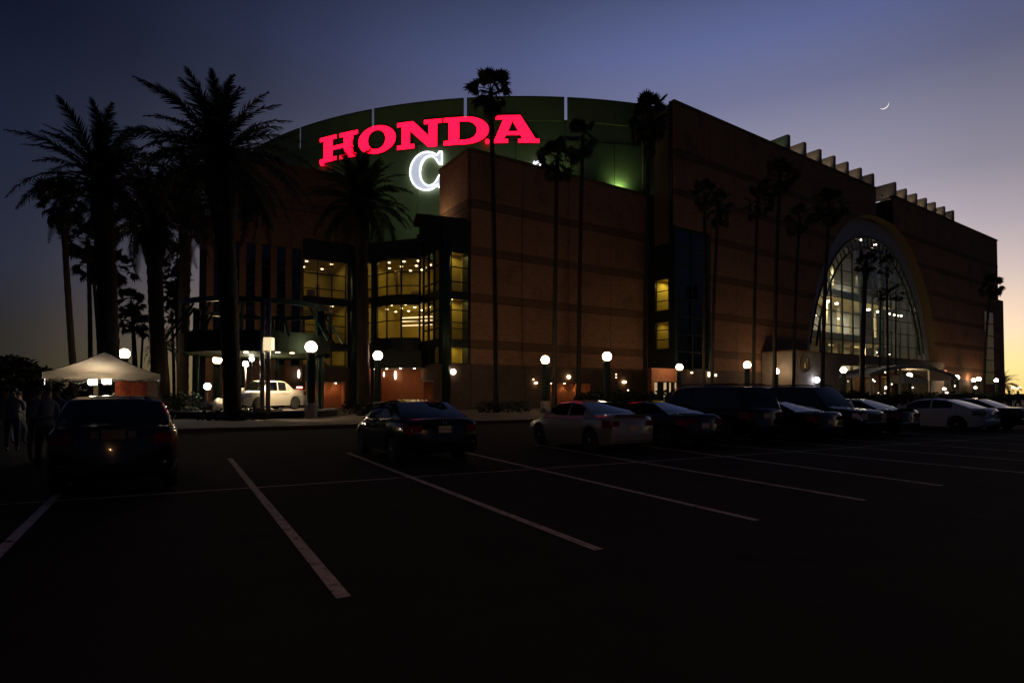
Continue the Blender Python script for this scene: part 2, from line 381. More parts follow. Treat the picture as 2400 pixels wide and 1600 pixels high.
for i in range(npier):                                    # brick piers with dark glass between
    w = (LU1 - LU0) / npier; p = LU0 + w * i
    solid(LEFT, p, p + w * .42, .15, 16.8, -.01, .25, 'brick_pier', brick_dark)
    solid(LEFT, p + w * .42, p + w, 4.7, 16.8, -.01, .04, 'dark_window', pane_dark)
    for v in (5.8, 10.2, 14.6):
        solid(LEFT, p + w * .42, p + w, v, v + .25, .045, .12, 'transom', darkmetal)
solid(LEFT, LU0, LU1, .15, 4.66, -8, -.02, 'base_panel', brick_base)

# ---- glazed corner
yroom = mat('cream_room_wall', (.58, .43, .08), .85, var=.1, vscale=.8)
yceil = mat('cream_ceiling', (.60, .45, .10), .9)
floor_in = mat('concourse_floor', (.30, .24, .15), .5)
dl_bright = emit('concourse_downlight', (1, .80, .45), 9)
ROOM = (1.0, .80, .24)
def glazing(f, u0, u1, storeys, ncol, bow=0.0, mull=.09, ledge=True, dark=False, inset=0.0, seed=1):
    """storeys = [(v0, v1, nrows)...]; posts, transoms and panes are separate parts; bow pushes the middle outwards"""
    def P(u, v, o):
        t = (u - u0) / (u1 - u0); return f.p(u, v, o + bow * (1 - (2 * t - 1) ** 2) + inset)
    seg = 4 if bow else 1
    for v0, v1, rws in storeys:
        hs = rws if isinstance(rws, list) else [i / rws for i in range(1, rws)]
        edges = [0] + hs + [1]
        for c in range(ncol):
            for r in range(len(edges) - 1):
                a, b = u0 + (u1 - u0) * c / ncol, u0 + (u1 - u0) * (c + 1) / ncol
                p, q = v0 + (v1 - v0) * edges[r], v0 + (v1 - v0) * edges[r + 1]
                mb = MB()
                for i in range(seg):
                    x0, x1 = a + (b - a) * i / seg, a + (b - a) * (i + 1) / seg
                    mb.add([P(x0, p, 0), P(x1, p, 0), P(x1, q, 0), P(x0, q, 0)], [(0, 1, 2, 3)])
                mb.build('window_pane', pane_dark if dark else pane_clear, arena)
        fr = MB()
        for c in range(ncol + 1):
            u = u0 + (u1 - u0) * c / ncol
            fr.hexa([P(u - mull / 2, v0, .10), P(u + mull / 2, v0, .10), P(u + mull / 2, v0, -.10), P(u - mull / 2, v0, -.10), P(u - mull / 2, v1, .10), P(u + mull / 2, v1, .10), P(u + mull / 2, v1, -.10), P(u - mull / 2, v1, -.10)])
        for r in range(len(edges)):
            v = v0 + (v1 - v0) * edges[r]; n = ncol * seg
            for i in range(n):
                x0, x1 = u0 + (u1 - u0) * i / n, u0 + (u1 - u0) * (i + 1) / n
                fr.hexa([P(x0, v - mull / 2, .08), P(x1, v - mull / 2, .08), P(x1, v - mull / 2, -.09), P(x0, v - mull / 2, -.09), P(x0, v + mull / 2, .08), P(x1, v + mull / 2, .08), P(x1, v + mull / 2, -.09), P(x0, v + mull / 2, -.09)])
        fr.build('window_frame', darkmetal, arena)

ST = [(4.75, 6.35, 1), (7.15, 11.25, [.27, .45, .72]), (12.0, 16.0, [.22, .62])]
uL0, uL1 = LEFT.uv(709, 760)[0], LEFT.uv(809, 760)[0]
glazing(LEFT, uL0, uL1, ST, 3, inset=.05)
solid(LEFT, LU1, uL0 - .06, .15, 16.8, -1.2, .3, 'brick_pier', brick_base)
# bow in the middle, between a dark column and the right-hand side wall
pA = AT(836, 900, 63.2); pB = AT(990, 900, 60.6)
ang = math.degrees(atan2(pB.x - pA.x, pB.y - pA.y)); BOW = Fac(pA.x, pA.y, ang); bl = (Vector((pB.x, pB.y)) - Vector((pA.x, pA.y))).length
bu0, bu1 = BOW.uv(884, 650)[0], BOW.uv(984, 650)[0]
glazing(BOW, bu0, bu1, [(7.55, 11.05, [.52]), (12.05, 15.95, [.25, .62])], 3, bow=.9)
su0, su1 = BOW.uv(858, 650)[0], BOW.uv(873, 650)[0]
glazing(BOW, su0, su1, [(7.55, 11.05, [.52]), (12.05, 15.95, [.25, .62])], 1)
# side wall running towards us, then the last strip beside the brick
MIDX = MID.uv(1056, 760)[0]; SIDE = Fac(MID.p(MIDX - 1.1, 0).x, MID.p(MIDX - 1.1, 0).y, 57.3 - 90, True)
sd1 = SIDE.uv(993, 640)[0]
glazing(SIDE, .15, sd1, [(4.75, 7.0, 1), (7.15, 11.25, [.27, .45, .72]), (12.0, 16.3, [.22, .6])], 3, mull=.16)
glazing(MID, MIDX, -.25, [(4.75, 7.0, 1), (7.15, 11.3, [.27, .42, .72]), (12.0, 16.0, [.25, .62])], 1, inset=.1)
solid(MID, -.22, 0, .15, 17.2, -1.2, .12, 'dark_column', darkmetal)
mb = MB(); q = MID.p(MIDX - .62, 0, .15); mb.lathe([(.5, .15), (.5, 17)], 16, (q.x, q.y, 0)); mb.build('dark_column', greensteel, arena, True)
for fx, px_, w in ((LEFT, 833, .62), (BOW, 878, .18)):
    u = fx.uv(px_, 700)[0]; mb = MB(); q = fx.p(u, 0, .35); mb.lathe([(w, .15), (w, 17)], 16, (q.x, q.y, 0)); mb.build('dark_column', greensteel, arena, True)
# spandrels (dark bands between the storeys) and the dark roof band above
for f, u0, u1, o in ((LEFT, uL0 - .1, 0, 0.0), (BOW, .2, bl, 0.0), (SIDE, 0, sd1 + .6, 0.0), (MID, MIDX - 1.1, 0, .02)):
    for v0, v1 in ((6.4, 7.1), (11.3, 11.95)):
        solid(f, u0, u1, v0 + (.0 if f is not BOW else .6), v1, -.3, .14 + o, 'spandrel', darkmetal)
    solid(f, u0, u1, 16.35 if f is SIDE else 16.05, 19.3 if f in (MID, SIDE) else 18.0, -.4, .3 + o, 'roof_fascia', darkmetal)
# bow spandrel that follows the curve
for v0, v1 in ((6.2, 7.5), (11.1, 12.0), (16.0, 16.6)):
    mb = MB(); n = 10
    for i in range(n):
        def PB(t, v, o): return BOW.p(bu0 + (bu1 - bu0) * t, v, o + .9 * (1 - (2 * t - 1) ** 2))
        mb.hexa([PB(i / n, v0, .16), PB((i + 1) / n, v0, .16), PB((i + 1) / n, v0, -.3), PB(i / n, v0, -.3), PB(i / n, v1, .16), PB((i + 1) / n, v1, .16), PB((i + 1) / n, v1, -.3), PB(i / n, v1, -.3)])
    mb.build('spandrel', darkmetal, arena)
# dark blank between bow and column, ground floor of the corner
solid(BOW, su1 + .1, bu0 - .08, 4.6, 16, -.4, .02, 'dark_window', darkmetal)
solid(BOW, .1, bl, 4.45, 6.25, -.5, .25, 'entrance_fascia', darkmetal)
# rooms behind the glass: floors, ceilings, one back wall, lit from the ceilings
ctr = (BOW.p(bl / 2, 0, 0)); bk = 6.5
def room(f, u0, u1, v0, v1, depth, energy, nx=3, ny=2, disc=.13, col=ROOM, gap=.35, seed=3, wall=None, right=True):
    rnd = random.Random(seed)
    solid(f, u0, u1, v0 - .25, v0, -depth, -gap, 'floor_slab', floor_in)
    solid(f, u0, u1, v1, v1 + .2, -depth, -gap, 'room_ceiling', yceil)
    solid(f, u0, u1, v0, v1, -depth - .2, -depth, 'room_wall', wall or yroom)
    solid(f, u0 - .12, u0, v0, v1, -depth, -gap, 'room_wall', wall or yroom)
    if right: solid(f, u1, u1 + .12, v0, v1, -depth, -gap, 'room_wall', wall or yroom)
    for i in range(nx):
        for j in range(ny):
            u = u0 + (u1 - u0) * (i + .5 + rnd.uniform(-.15, .15)) / nx; o = -gap - (depth - gap) * (j + .45 + rnd.uniform(-.1, .1)) / ny
            q = f.p(u, v1 - .03, o); mb = MB(); mb.lathe([(disc, -.03), (disc, .02)], 10, q); mb.build('downlight', dl_bright, arena)
    q = f.p((u0 + u1) / 2, v1 - .25, -gap - (depth - gap) * .5)
    lamp('room_lamp', 'AREA', q, energy * .14, col, arena, u1 - u0 - .6, None, q - Vector((0, 0, 3)), size_y=1.5)
for (v0, v1) in ((4.6, 6.7), (7.0, 11.4), (11.9, 16.1)):
    room(LEFT, uL0 - .5, uL1 + .3, v0, v1, 6.5, 120 if v0 > 5 else 80, 2, 2, seed=int(v0))
    if v0 > 5: room(BOW, su0 - .3, bl - .3, v0 + .3, v1, 7.0, 210, 4, 3, seed=int(v0) + 2, right=False)
    room(MID, MIDX - .9, -.1, v0, v1, 1.7, 150, 1, 1, .14, seed=int(v0) + 5)
# inner furniture of the rooms: a column, a counter, a stair rail and partition piers
for f, u, v0, v1, w, o in ((LEFT, uL0 + 1.0, 12, 13.1, .8, -2.2), (LEFT, uL0 + 2.3, 11.9, 14, .35, -3.5), (LEFT, uL1 - 1.3, 7, 11.4, .4, -3), (BOW, bu0 + .5, 12.2, 15.6, .3, -3), (BOW, bu1 - 1.5, 12.2, 13.4, 1.2, -4), (BOW, bu0 + 2.2, 12.2, 13.2, 1.1, -3.5)):
    solid(f, u, u + w, v0, v1, o - .4, o, 'interior_pier', mat('room_pier', (.34, .22, .10), .8))
mb = MB(); mb.tube([LEFT.p(uL1 - 2.9, 6.6, -1.2), LEFT.p(uL1 - 1.6, 4.7, -1.2)], .14, 6); mb.build('stair_rail', brick_dark, arena)
for v in (9.4, 9.9, 10.3):                                # curved light coves on the second storey
    mb = MB(); mb.fbox(BOW, bu0 + .8, bu1 - .6, v, v + .08, -3.2 - v * .1, -2.9 - v * .1); mb.build('light_cove', emit('cove_light', (1, .75, .38), 1.6), arena)
# ground floor of the corner: deep lit entrance recess and the left alcove
eu0, eu1 = BOW.uv(868, 900)[0], bl - .05
mb = MB(); mb.fbox(BOW, eu0, eu1, .15, 4.4, -2.7, -2.5); mb.fbox(BOW, eu0 - .2, eu0, .15, 4.4, -2.5, .1); mb.build('alcove_lining', alcove_brick, arena)
for i in range(4):
    q = BOW.p(eu0 + .4 + (eu1 - eu0 - .6) * i / 3.4, 4.38, .05); mb = MB(); mb.lathe([(.10, -.03), (.10, .03)], 10, q); mb.build('downlight', emit('warm_downlight', (1, .66, .34), 25), arena)
    lamp('downlight_lamp', 'SPOT', q - Vector((0, 0, .06)), 24, (1, .5, .22), arena, .05, R(125), BOW.p(eu0 + .4 + (eu1 - eu0) * i / 3.4, 1.4, -2.4), .8)
solid(BOW, eu0 - .5, bl + .3, 4.4, 4.46, -2.7, .3, 'alcove_soffit', concrete)
solid(SIDE, -.3, sd1 + .5, 2.95, 4.7, -1.6, .05, 'base_panel', brick_base)
alcove(SIDE, .9, sd1 - .1, 2.95, .9, n_l=1, energy=30)
solid(SIDE, -.3, .78, .15, 2.94, -1.6, .05, 'base_panel', brick_base)
solid(MID, MIDX - 1.3, -.02, .15, 4.7, -1.2, .28, 'base_panel', brick_base)
la0, la1 = LEFT.uv(716, 925)[0], LEFT.uv(808, 925)[0]
alcove(LEFT, la0, la1, 2.9, 1.5, n_l=3, energy=36)
solid(LEFT, LU1, 0, 3.05, 4.66, -1.6, .12, 'base_panel', brick_base)
solid(LEFT, LU1, la0 - .12, .15, 3.04, -1.6, .12, 'base_panel', brick_base); solid(LEFT, la1 + .12, .3, .15, 3.04, -1.6, .12, 'base_panel', brick_base)
# flat roof over the corner and a thin canopy edge on struts
mb = MB(); pts = [LEFT.p(LU1, 0, 0), LEFT.p(0, 0, 0), BOW.p(bl, 0, .4), SIDE.p(0, 0, 0), MID.p(0, 0, 0), MRET.p(6.7, 0, 0), LEFT.p(0, 0, -8), LEFT.p(LU1, 0, -8)]
mb.prism([[(p.x, p.y) for p in pts]], lambda x, y, d: (x, y, 17.6 + d), .25); mb.build('corner_roof', roofmat, arena, fixn=True)
e0, e1 = AT(975, 500, 59.5), AT(1092, 512, 58.6)
mb = MB(); dirv = (e1 - e0).normalized()
mb.hexa([e0 + Vector((0, 0, -.25)), e1 + Vector((0, 0, -.25)), e1 + Vector((-1, 4, -.25)), e0 + Vector((-1, 4, -.25)), e0, e1, e1 + Vector((-1, 4, 0)), e0 + Vector((-1, 4, 0))]); mb.build('canopy_edge', darkmetal, arena)
for t in (.25, .5):
    q = e0.lerp(e1, t); mb = MB(); mb.tube([q + Vector((0, .6, -.2)), q + Vector((0, .9, -2.0))], .07, 6); mb.tube([q + Vector((-.7, .6, -.2)), q + Vector((0, .9, -1.1))], .05, 6); mb.build('canopy_strut', darkmetal, arena)

# ---- drum: wall panels in three tiers, screen panels above with open slits between
def DP(a, z, r=DR):
    return Vector((DCX + r * sin(a), DCY - r * cos(a), z))
SL0, SLW = R(5.2), R(12.08)
mb = MB(); n = 96
for i in range(n):
    a0, a1 = R(-85) + R(102) * i / n, R(-85) + R(102) * (i + 1) / n
    mb.add([DP(a0, 0, DR - .25), DP(a1, 0, DR - .25), DP(a1, 35.9, DR - .25), DP(a0, 35.9, DR - .25)], [(0, 1, 2, 3)])
mb.add([DP(R(-85) + R(102) * i / n, 35.9, DR - .25) for i in range(n + 1)], [tuple(range(n + 1))]); mb.build('drum_core', joint, arena)
def curved(name, a0, a1, z0, z1, r0, r1, m, n=5):
    mb = MB()
    for i in range(n):
        p, q = a0 + (a1 - a0) * i / n, a0 + (a1 - a0) * (i + 1) / n
        mb.hexa([DP(p, z0, r1), DP(q, z0, r1), DP(q, z0, r0), DP(p, z0, r0), DP(p, z1, r1), DP(q, z1, r1), DP(q, z1, r0), DP(p, z1, r0)])
    return mb.build(name, m, arena)
for k in range(-6, 1):
    a = SL0 + SLW * k
    for h in range(2):
        for z0, z1 in ((14, 20.6), (20.65, 27.4), (27.45, 33.2)):
            curved('drum_panel', a + SLW * h / 2 + .0006, a + SLW * (h + 1) / 2 - .0006, z0, z1, DR - .2, DR, greenwall, 3)
    curved('drum_cornice', a + .0004, a + SLW - .0004, 33.25, 35.85, DR - .2, DR - .05, greenwall, 5)
    curved('screen_panel', a + .0033, a + SLW - .0033, 35.6, 38.5, DR - .04, DR + .14, greenband, 6)
    curved('screen_rail', a + .0033, a + SLW - .0033, 38.5, 38.62, DR - .10, DR + .2, darkmetal, 6)

# ---- long right block
RH, RL = RB.uv(1581, 238)[1] - .3, RB.uv(2334, 561)[0]; print('RH', RH, RB.uv(2334, 561), RB.uv(1800, 330), MID.uv(1518, 446), MID.uv(1100, 350))
def unp(pts, o=0): return [RB.uv(x, y, o) for x, y in pts]
AO = unp([(1884, 848), (1891, 738), (1920, 612), (2006, 521), (2093, 528), (2152, 618), (2177, 696), (2195, 781), (2198, 848)])
aoL, aoR = AO[0][0], AO[-1][0]; aoC = (aoL + aoR) / 2; aoA = (aoR - aoL) / 2; aoH = max(v for u, v in AO) + .3
def arch_top(u, c=aoC, a=aoA, v0=3.0, h=aoH, p=2.35):
    t = abs((u - c) / a); return -1 if t >= 1 else v0 + (h - v0) * (1 - t ** p) ** (1 / 1.75)
NCOL = 15
glz_u0, glz_u1 = .35, RB.uv(1662, 720)[0]
nu0, nu1 = RB.uv(2050, 490)[0], RB.uv(2092, 500)[0]       # notch in the roof line over the arch
EXTRA = [(25.7, 26.5), (30.5, 31.3)]
def hole(u): return arch_top(u)
def skip(a, b, v0, v1): return False
# columns of panels: the strip with the tall dark window, then regular columns, leaving the notch open above the arch
cols_at = [(glz_u1 + .05, aoL - .5, 4), (aoL - .5, nu0, 4), (nu0, nu1, 1), (nu1, aoR + .5, 3), (aoR + .5, RL, 4)]
for a, b, n in cols_at:
    hh = RH if abs(a - nu0) > .01 else 31.9
    if hh == RH: brick_face(RB, a, b, RH, n, EXTRA, hole=hole)
    else:
        mb = MB(); mb.fbox(RB, a, b, aoH - .3, 35.2, -1.6, -1.2); mb.build('notch_wall', greensteel, arena)
for v0, v1, kind in rows(RH, EXTRA):                       # above the tall dark window at the corner
    if v1 > 22.5: solid(RB, .02, glz_u1, max(v0, 22.0) + .02, v1 - .03, .01, .22 + .03 * kind, 'wall_panel' if not kind else 'wall_band', brick if not kind else brick_dark)
# core with the arch left open: build left, right and above
solid(RB, glz_u1, aoL - .02, 0, RH - .3, -14, 0, 'block_core', joint); solid(RB, aoR + .02, RL, 0, RH - .3, -40, 0, 'block_core', joint)
solid(RB, 0, glz_u1, 22, RH - .3, -14, 0, 'block_core', joint); solid(RB, 0, glz_u1, 0, 22, -14, -3.2, 'block_core', joint)
solid(RB, aoL, nu0, aoH + .2, RH - .3, -14, 0, 'block_core', joint); solid(RB, nu1, aoR, aoH + .2, RH - .3, -14, 0, 'block_core', joint)
solid(RB, nu0, nu1, aoH + .2, 35.0, -14, -1.65, 'block_core', joint)
for a, b in ((-.05, nu0), (nu1, RL + .05)): solid(RB, a, b, RH, RH + .32, -.5, .34, 'roof_coping', brick_dark)
solid(RB, 0, RL, .15, 4.66, -1.2, .02, 'base_core', joint) if False else None
# end return of the block, a lower annex, and the pier beyond
solid(RB, RL, RL + .3, 0, RH, -40, -.05, 'wall_panel', brick)
xa_u = RB.uv(2360, 760)[0]
solid(RB, RL + .3, xa_u, 0, RB.uv(2350, 702)[1], -30, -.6, 'annex_block', brick)
solid(RB, xa_u, RB.uv(2366, 800)[0] + .4, 0, RB.uv(2364, 776)[1], -28, -1.2, 'annex_block', brick_dark)
wu0, wu1 = RB.uv(2304, 780)[0], RB.uv(2324, 780)[0]
for i in range(6):
    solid(RB, wu0, wu1, 4 + i * 2.7, 6.5 + i * 2.7, .26, .32, 'stair_window', glass('stair_glass', (.3, .3, .3), .08) if i == 0 else MATS['stair_glass'])
# base course of the long block
pod0, pod1 = RB.uv(1862, 850, 5)[0], RB.uv(2212, 868, 5)[0]
for a, b, n in ((glz_u1 + .05, aoL, 5), (aoR, RL, 5)):
    for i in range(n): solid(RB, a + (b - a) * i / n + .02, a + (b - a) * (i + 1) / n - .02, .15, 4.64, .01, .30, 'base_panel', brick_base)
solid(RB, glz_u1, RL, 4.64, 4.74, .0, .36, 'string_course', brick_dark)
# tall dark window at the corner with a hanging poster inside
glazing(RB, .45, glz_u1 - .5, [(4.7, 21.8, 8)], 2, dark=True, mull=.2)
solid(RB, 0, .4, .15, 22, -.4, .2, 'dark_column', greensteel); solid(RB, glz_u1 - .45, glz_u1, .15, 22, -3, .18, 'dark_column', greensteel)
solid(RB, .4, glz_u1 - .45, .15, 4.6, -.6, .1, 'base_panel', brick_base)
poster = mat('dim_poster_print', (.10, .11, .13), .6, var=.5, vscale=.5)
solid(RB, .9, glz_u1 - 1.0, 6, 20.5, -1.3, -1.2, 'hanging_poster', poster)
pm = mat('poster_white_print', (.50, .48, .44), .6)
def strokes(name, f, pts, o, r, m, par):
    mb = MB(); mb.tube([f.p(u, v, o) for u, v in pts], r, 6); return mb.build(name, m, par)
strokes('poster_figure', RB, [(1.25 + .32 * cos(t / 10 * 2 * pi), 15.6 + .75 * sin(t / 10 * 4 * pi) * .5 + (.4 if t < 5 else -.4)) for t in range(11)], -1.1, .10, pm, arena)
strokes('poster_stripe', RB, [(1.2 + .25 * t, 12.8 - 1.1 * sin(t / 8 * pi)) for t in range(9)], -1.1, .13, mat('poster_orange_print', (.40, .16, .07), .6), arena)
solid(RB, .45, 3.4, .2, 21.5, -.97, -.87, 'light_block_wall', mat('dark_light_block', (.03, .03, .032), .8))  # added wall, blocks the lit return room from showing through the dark glass
# return beside it with lit storeys
ru0, ru1 = RBR.uv(1569, 690)[0], RBR.uv(1537, 690)[0]
if ru1 < ru0: ru0, ru1 = ru1, ru0
RETL = 4.6
solid(RBR, RETL, 15, .15, RH, -.02, .12, 'wall_panel', brick_base)  # darker brick here stands in for the shade of the recess
solid(RBR, 0, ru0 - .05, .15, RH, -.02, .1, 'dark_column', darkmetal); solid(RBR, ru1 + .05, RETL, .15, RH, -.02, .1, 'dark_column', darkmetal)
solid(RBR, ru0 - .05, ru1 + .05, 20.0, RH, -.3, .1, 'wall_panel', brick_dark)
vA = RBR.uv(1553, 655)[1]; vB = RBR.uv(1553, 728)[1]; vC = RBR.uv(1553, 755)[1]; vD = RBR.uv(1553, 818)[1]
glazing(RBR, ru0, ru1, [(vB, vA, [.3, .62]), (vD, vC, [.35, .7])], 1, mull=.08, inset=.08)
solid(RBR, ru0 - .05, ru1 + .05, vA, 20, -.3, .1, 'spandrel', darkmetal); solid(RBR, ru0 - .05, ru1 + .05, vC, vB, -.3, .1, 'spandrel', darkmetal); solid(RBR, ru0 - .05, ru1 + .05, .15, vD, -.3, .1, 'spandrel', darkmetal)
room(RBR, ru0 - .1, ru1 + .1, vB - .1, vA + .1, 2.9, 420, 1, 1, .12, seed=8); room(RBR, ru0 - .1, ru1 + .1, vD - .1, vC + .1, 2.9, 110, 1, 1, .12, seed=9)
# door at the foot of the corner: two glowing leaves under a lit head
du0, du1 = RB.uv(1536, 920, 2.0)[0], RB.uv(1592, 920, 2.0)[0]
for i, u in enumerate((du0, du0 + (du1 - du0) * .38, du0 + (du1 - du0) * .62, du0 + (du1 - du0) * .85)):
    mb = MB(); mb.fbox(RB, u, u + (.42 if i < 2 else .2), .25, 3.0, 1.85, 1.9); mb.build('lit_door_leaf', emit('door_glow', (1, .72, .33), .26 if i < 2 else .10), arena)
mb = MB(); mb.fbox(RB, du0 - .6, du1 + .5, 3.1, 4.6, 1.0, 2.0); mb.fbox(RB, du0 - .6, du0 - .2, .15, 3.1, 1, 2.0); mb.fbox(RB, du1 + .1, du1 + .5, .15, 3.1, 1, 2.0); mb.build('door_surround', alcove_brick, arena)

# arch: reveal, grey surround, glass, mullions, interior
DEP = 1.2
n = 60; mb = MB(); mg = MB()
us = [aoC + aoA * -cos(pi * i / n) * .9999 for i in range(n + 1)]; us[0] = aoL + .01; us[-1] = aoR - .01
for i in range(n):
    a, b = us[i], us[i + 1]; ta, tb = max(3, arch_top(a)), max(3, arch_top(b))
    mb.add([RB.p(a, ta, .24), RB.p(b, tb, .24), RB.p(b, tb, -DEP), RB.p(a, ta, -DEP)], [(3, 2, 1, 0)])
mb.build('arch_reveal', mat('ochre_arch_reveal', (.27, .20, .10), .7, var=.15), arena)
GI = unp([(1894, 824), (2025, 559), (2167, 849)], -DEP)
giL, giR = GI[0][0], GI[2][0]; giC = (giL + giR) / 2; giA = (giR - giL) / 2; giH = GI[1][1] + .5; giV = 8.2
def gtop(u, k=0.0): return arch_top(u, giC, giA - k, giV - 3, giH - k, 2.2)
mb = MB()
for i in range(n):                                         # surround: between the outer arch and the glass arch
    a, b = us[i], us[i + 1]
    la, lb = max(3.0, gtop(a)), max(3.0, gtop(b)); ta, tb = max(3.01, arch_top(a)), max(3.01, arch_top(b))
    if ta - la < .02 and tb - lb < .02: continue
    mb.add([RB.p(a, la, -DEP), RB.p(b, lb, -DEP), RB.p(b, max(tb, lb), -DEP), RB.p(a, max(ta, la), -DEP)], [(0, 1, 2, 3)])
mb.build('arch_surround', greywall, arena)
pane_arch = glass('arch_window_glass', (.80, .84, .86), .17, .03)
NV = 12
for i in range(NV):                                        # one pane column per bay, cut into rows
    a, b = giL + (giR - giL) * i / NV, giL + (giR - giL) * (i + 1) / NV
    for j in range(9):
        v0, v1 = giV + (giH - giV) * j / 9, giV + (giH - giV) * (j + 1) / 9
        mb = MB(); q = 6
        for s in range(q):
            x0, x1 = a + (b - a) * s / q, a + (b - a) * (s + 1) / q; t0, t1 = min(v1, gtop(x0)), min(v1, gtop(x1))
            if t0 <= v0 and t1 <= v0: continue
            mb.add([RB.p(x0, v0, -DEP - .05), RB.p(x1, v0, -DEP - .05), RB.p(x1, max(v0, t1), -DEP - .05), RB.p(x0, max(v0, t0), -DEP - .05)], [(0, 1, 2, 3)])
        if mb.v: mb.build('arch_pane', pane_arch, arena)
for i in range(1, NV):
    u = giL + (giR - giL) * i / NV; h = gtop(u, 1.9); w = .34 if i in (5, 7) else .10
    if h < giV: continue
    solid(RB, u - w / 2, u + w / 2, giV, h, -DEP - (.5 if w > .2 else .12), -DEP + .14, 'mullion', greensteel)
for j in range(1, 9):
    v = giV + (giH - giV) * j / 9
    us2 = [giL + (giR - giL) * s / 80 for s in range(81)]; ok = [u for u in us2 if gtop(u, 1.8) > v]
    if len(ok) > 2: solid(RB, ok[0], ok[-1], v - .05, v + .05, -DEP - .1, -DEP + .10, 'transom', darkmetal)
def arc_path(k, n=44): 
    us3 = [giC + (giA - k) * -cos(pi * i / n) * .9995 for i in range(n + 1)]; return [(u, gtop(u, k)) for u in us3 if gtop(u, k) > giV]
for k, r in ((.12, .16), (1.9, .20)):
    mb = MB(); mb.tube([RB.p(u, v, -DEP + .06) for u, v in arc_path(k)], r, 6); mb.build('arch_rib', greensteel, arena)
pa, pb = arc_path(.12, 44), arc_path(1.9, 44)
for i in range(2, min(len(pa), len(pb)) - 1):
    q = pb[i]; p = min(pa, key=lambda z: (z[0] - giC - (q[0] - giC) * giA / (giA - 1.9)) ** 2 + (z[1] - q[1] - 1.0) ** 2)
    mb = MB(); mb.tube([RB.p(p[0], p[1], -DEP + .05), RB.p(q[0], q[1], -DEP + .05)], .09, 5); mb.build('arch_spoke', darkmetal, arena)
# interior of the hall behind the arch
hall = mat('hall_wall', (.58, .58, .54), .85, var=.15, vscale=.4); hallw = mat('hall_cream_wall', (.62, .52, .30), .85)
solid(RB, aoL - 1, aoR + 1, 3, aoH, -13.5, -13.2, 'hall_back_wall', hall)
solid(RB, aoL - 1, aoR + 1, 4.4, 4.7, -13.2, -DEP - .3, 'floor_slab', floor_in)
for v, w in ((11.3, .35), (19.0, .4)):
    solid(RB, giL + .4, giR - .4, v, v + w, -13.2, -6.0, 'floor_slab', hallw); solid(RB, giL + .4, giR - .4, v + w, v + w + 1.0, -6.15, -6.0, 'balcony_front', hall)
solid(RB, giL + 1, giC + 2, 8.4, 11.2, -13.15, -13.0, 'hall_cream_panel', hallw); solid(RB, giC + 3, giR - 1, 8.4, 11.2, -13.15, -13.0, 'hall_cream_panel', hallw)
for i in range(9):
    u = giL + 2 + (giR - giL - 4) * i / 8; solid(RB, u, u + .5, 4.7, 21, -9.6, -9.1, 'hall_column', hallw)
for i in range(4):                                          # sloping ceiling beams
    u = giL + 3 + i * (giR - giL - 6) / 4
    mb = MB(); mb.tube([RB.p(u, 21.5, -8), RB.p(u + 4, 26.5, -10)], .28, 6); mb.build('ceiling_beam', hallw, arena)
mb = MB(); hallglow = emit('hall_lamp', (1, .88, .66), 16)
for px_, py_ in ((1940, 706), (1961, 711), (2035, 725), (2058, 730), (2086, 735), (2096, 738), (2106, 739), (2112, 740)):
    u, v = RB.uv(px_, py_, -5.5); mb = MB(); q = RB.p(u, v, -5.5); mb.lathe([(.28 if px_ < 2070 else .16, -.16), (.28 if px_ < 2070 else .16, .12)], 10, q); mb.build('hall_light', hallglow, arena)
for px_, py_ in ((1965, 747), (2062, 765), (2065, 785), (2115, 772), (2055, 825), (2085, 830), (2052, 838), (1914, 738), (2018, 562), (2053, 573)):
    o = -8 if py_ > 600 else -DEP + .12; u, v = RB.uv(px_, py_, o); q = RB.p(u, v, o); mb = MB(); mb.lathe([(.10, -.08), (.10, .08)], 8, q); mb.build('hall_light', hallglow, arena)
for px_, py_, w in ((1942, 808, 3.2), (2003, 813, 3.2), (2060, 835, 1.5)):
    u, v = RB.uv(px_, py_, -10); mb = MB(); mb.fbox(RB, u - w / 2, u + w / 2, v - .12, v + .12, -10, -9.9); mb.build('counter_light', emit('counter_glow', (1, .75, .25), .9), arena)
for u, v, e in ((giL + 6, 18.6, 300), (giC, 18.6, 300), (giR - 6, 18.6, 300), (giL + 6, 10.9, 160), (giR - 7, 10.9, 240), (giC, 26, 260), (giL + 7, 25, 200), (giR - 7, 25, 200)):
    q = RB.p(u, v, -8); lamp('hall_lamp', 'AREA', q, e * 2.6, (1, .90, .68), arena, 5, None, q - Vector((0, 0, 2)), size_y=2.5)
# small uplights at the foot of the right-hand reveal and over the surround
for u, v in ((aoR - .45, 8.9),):
    q = RB.p(u, v, -.3); mb = MB(); mb.box(q.x - .15, q.x + .15, q.y - .15, q.y + .15, q.z - .3, q.z - .05); mb.build('uplight', darkmetal, arena)
    lamp('uplight_lamp', 'SPOT', q, 800, (1, .70, .28), arena, .1, R(70), RB.p(aoR - 1.5, 26, -.6), .6)

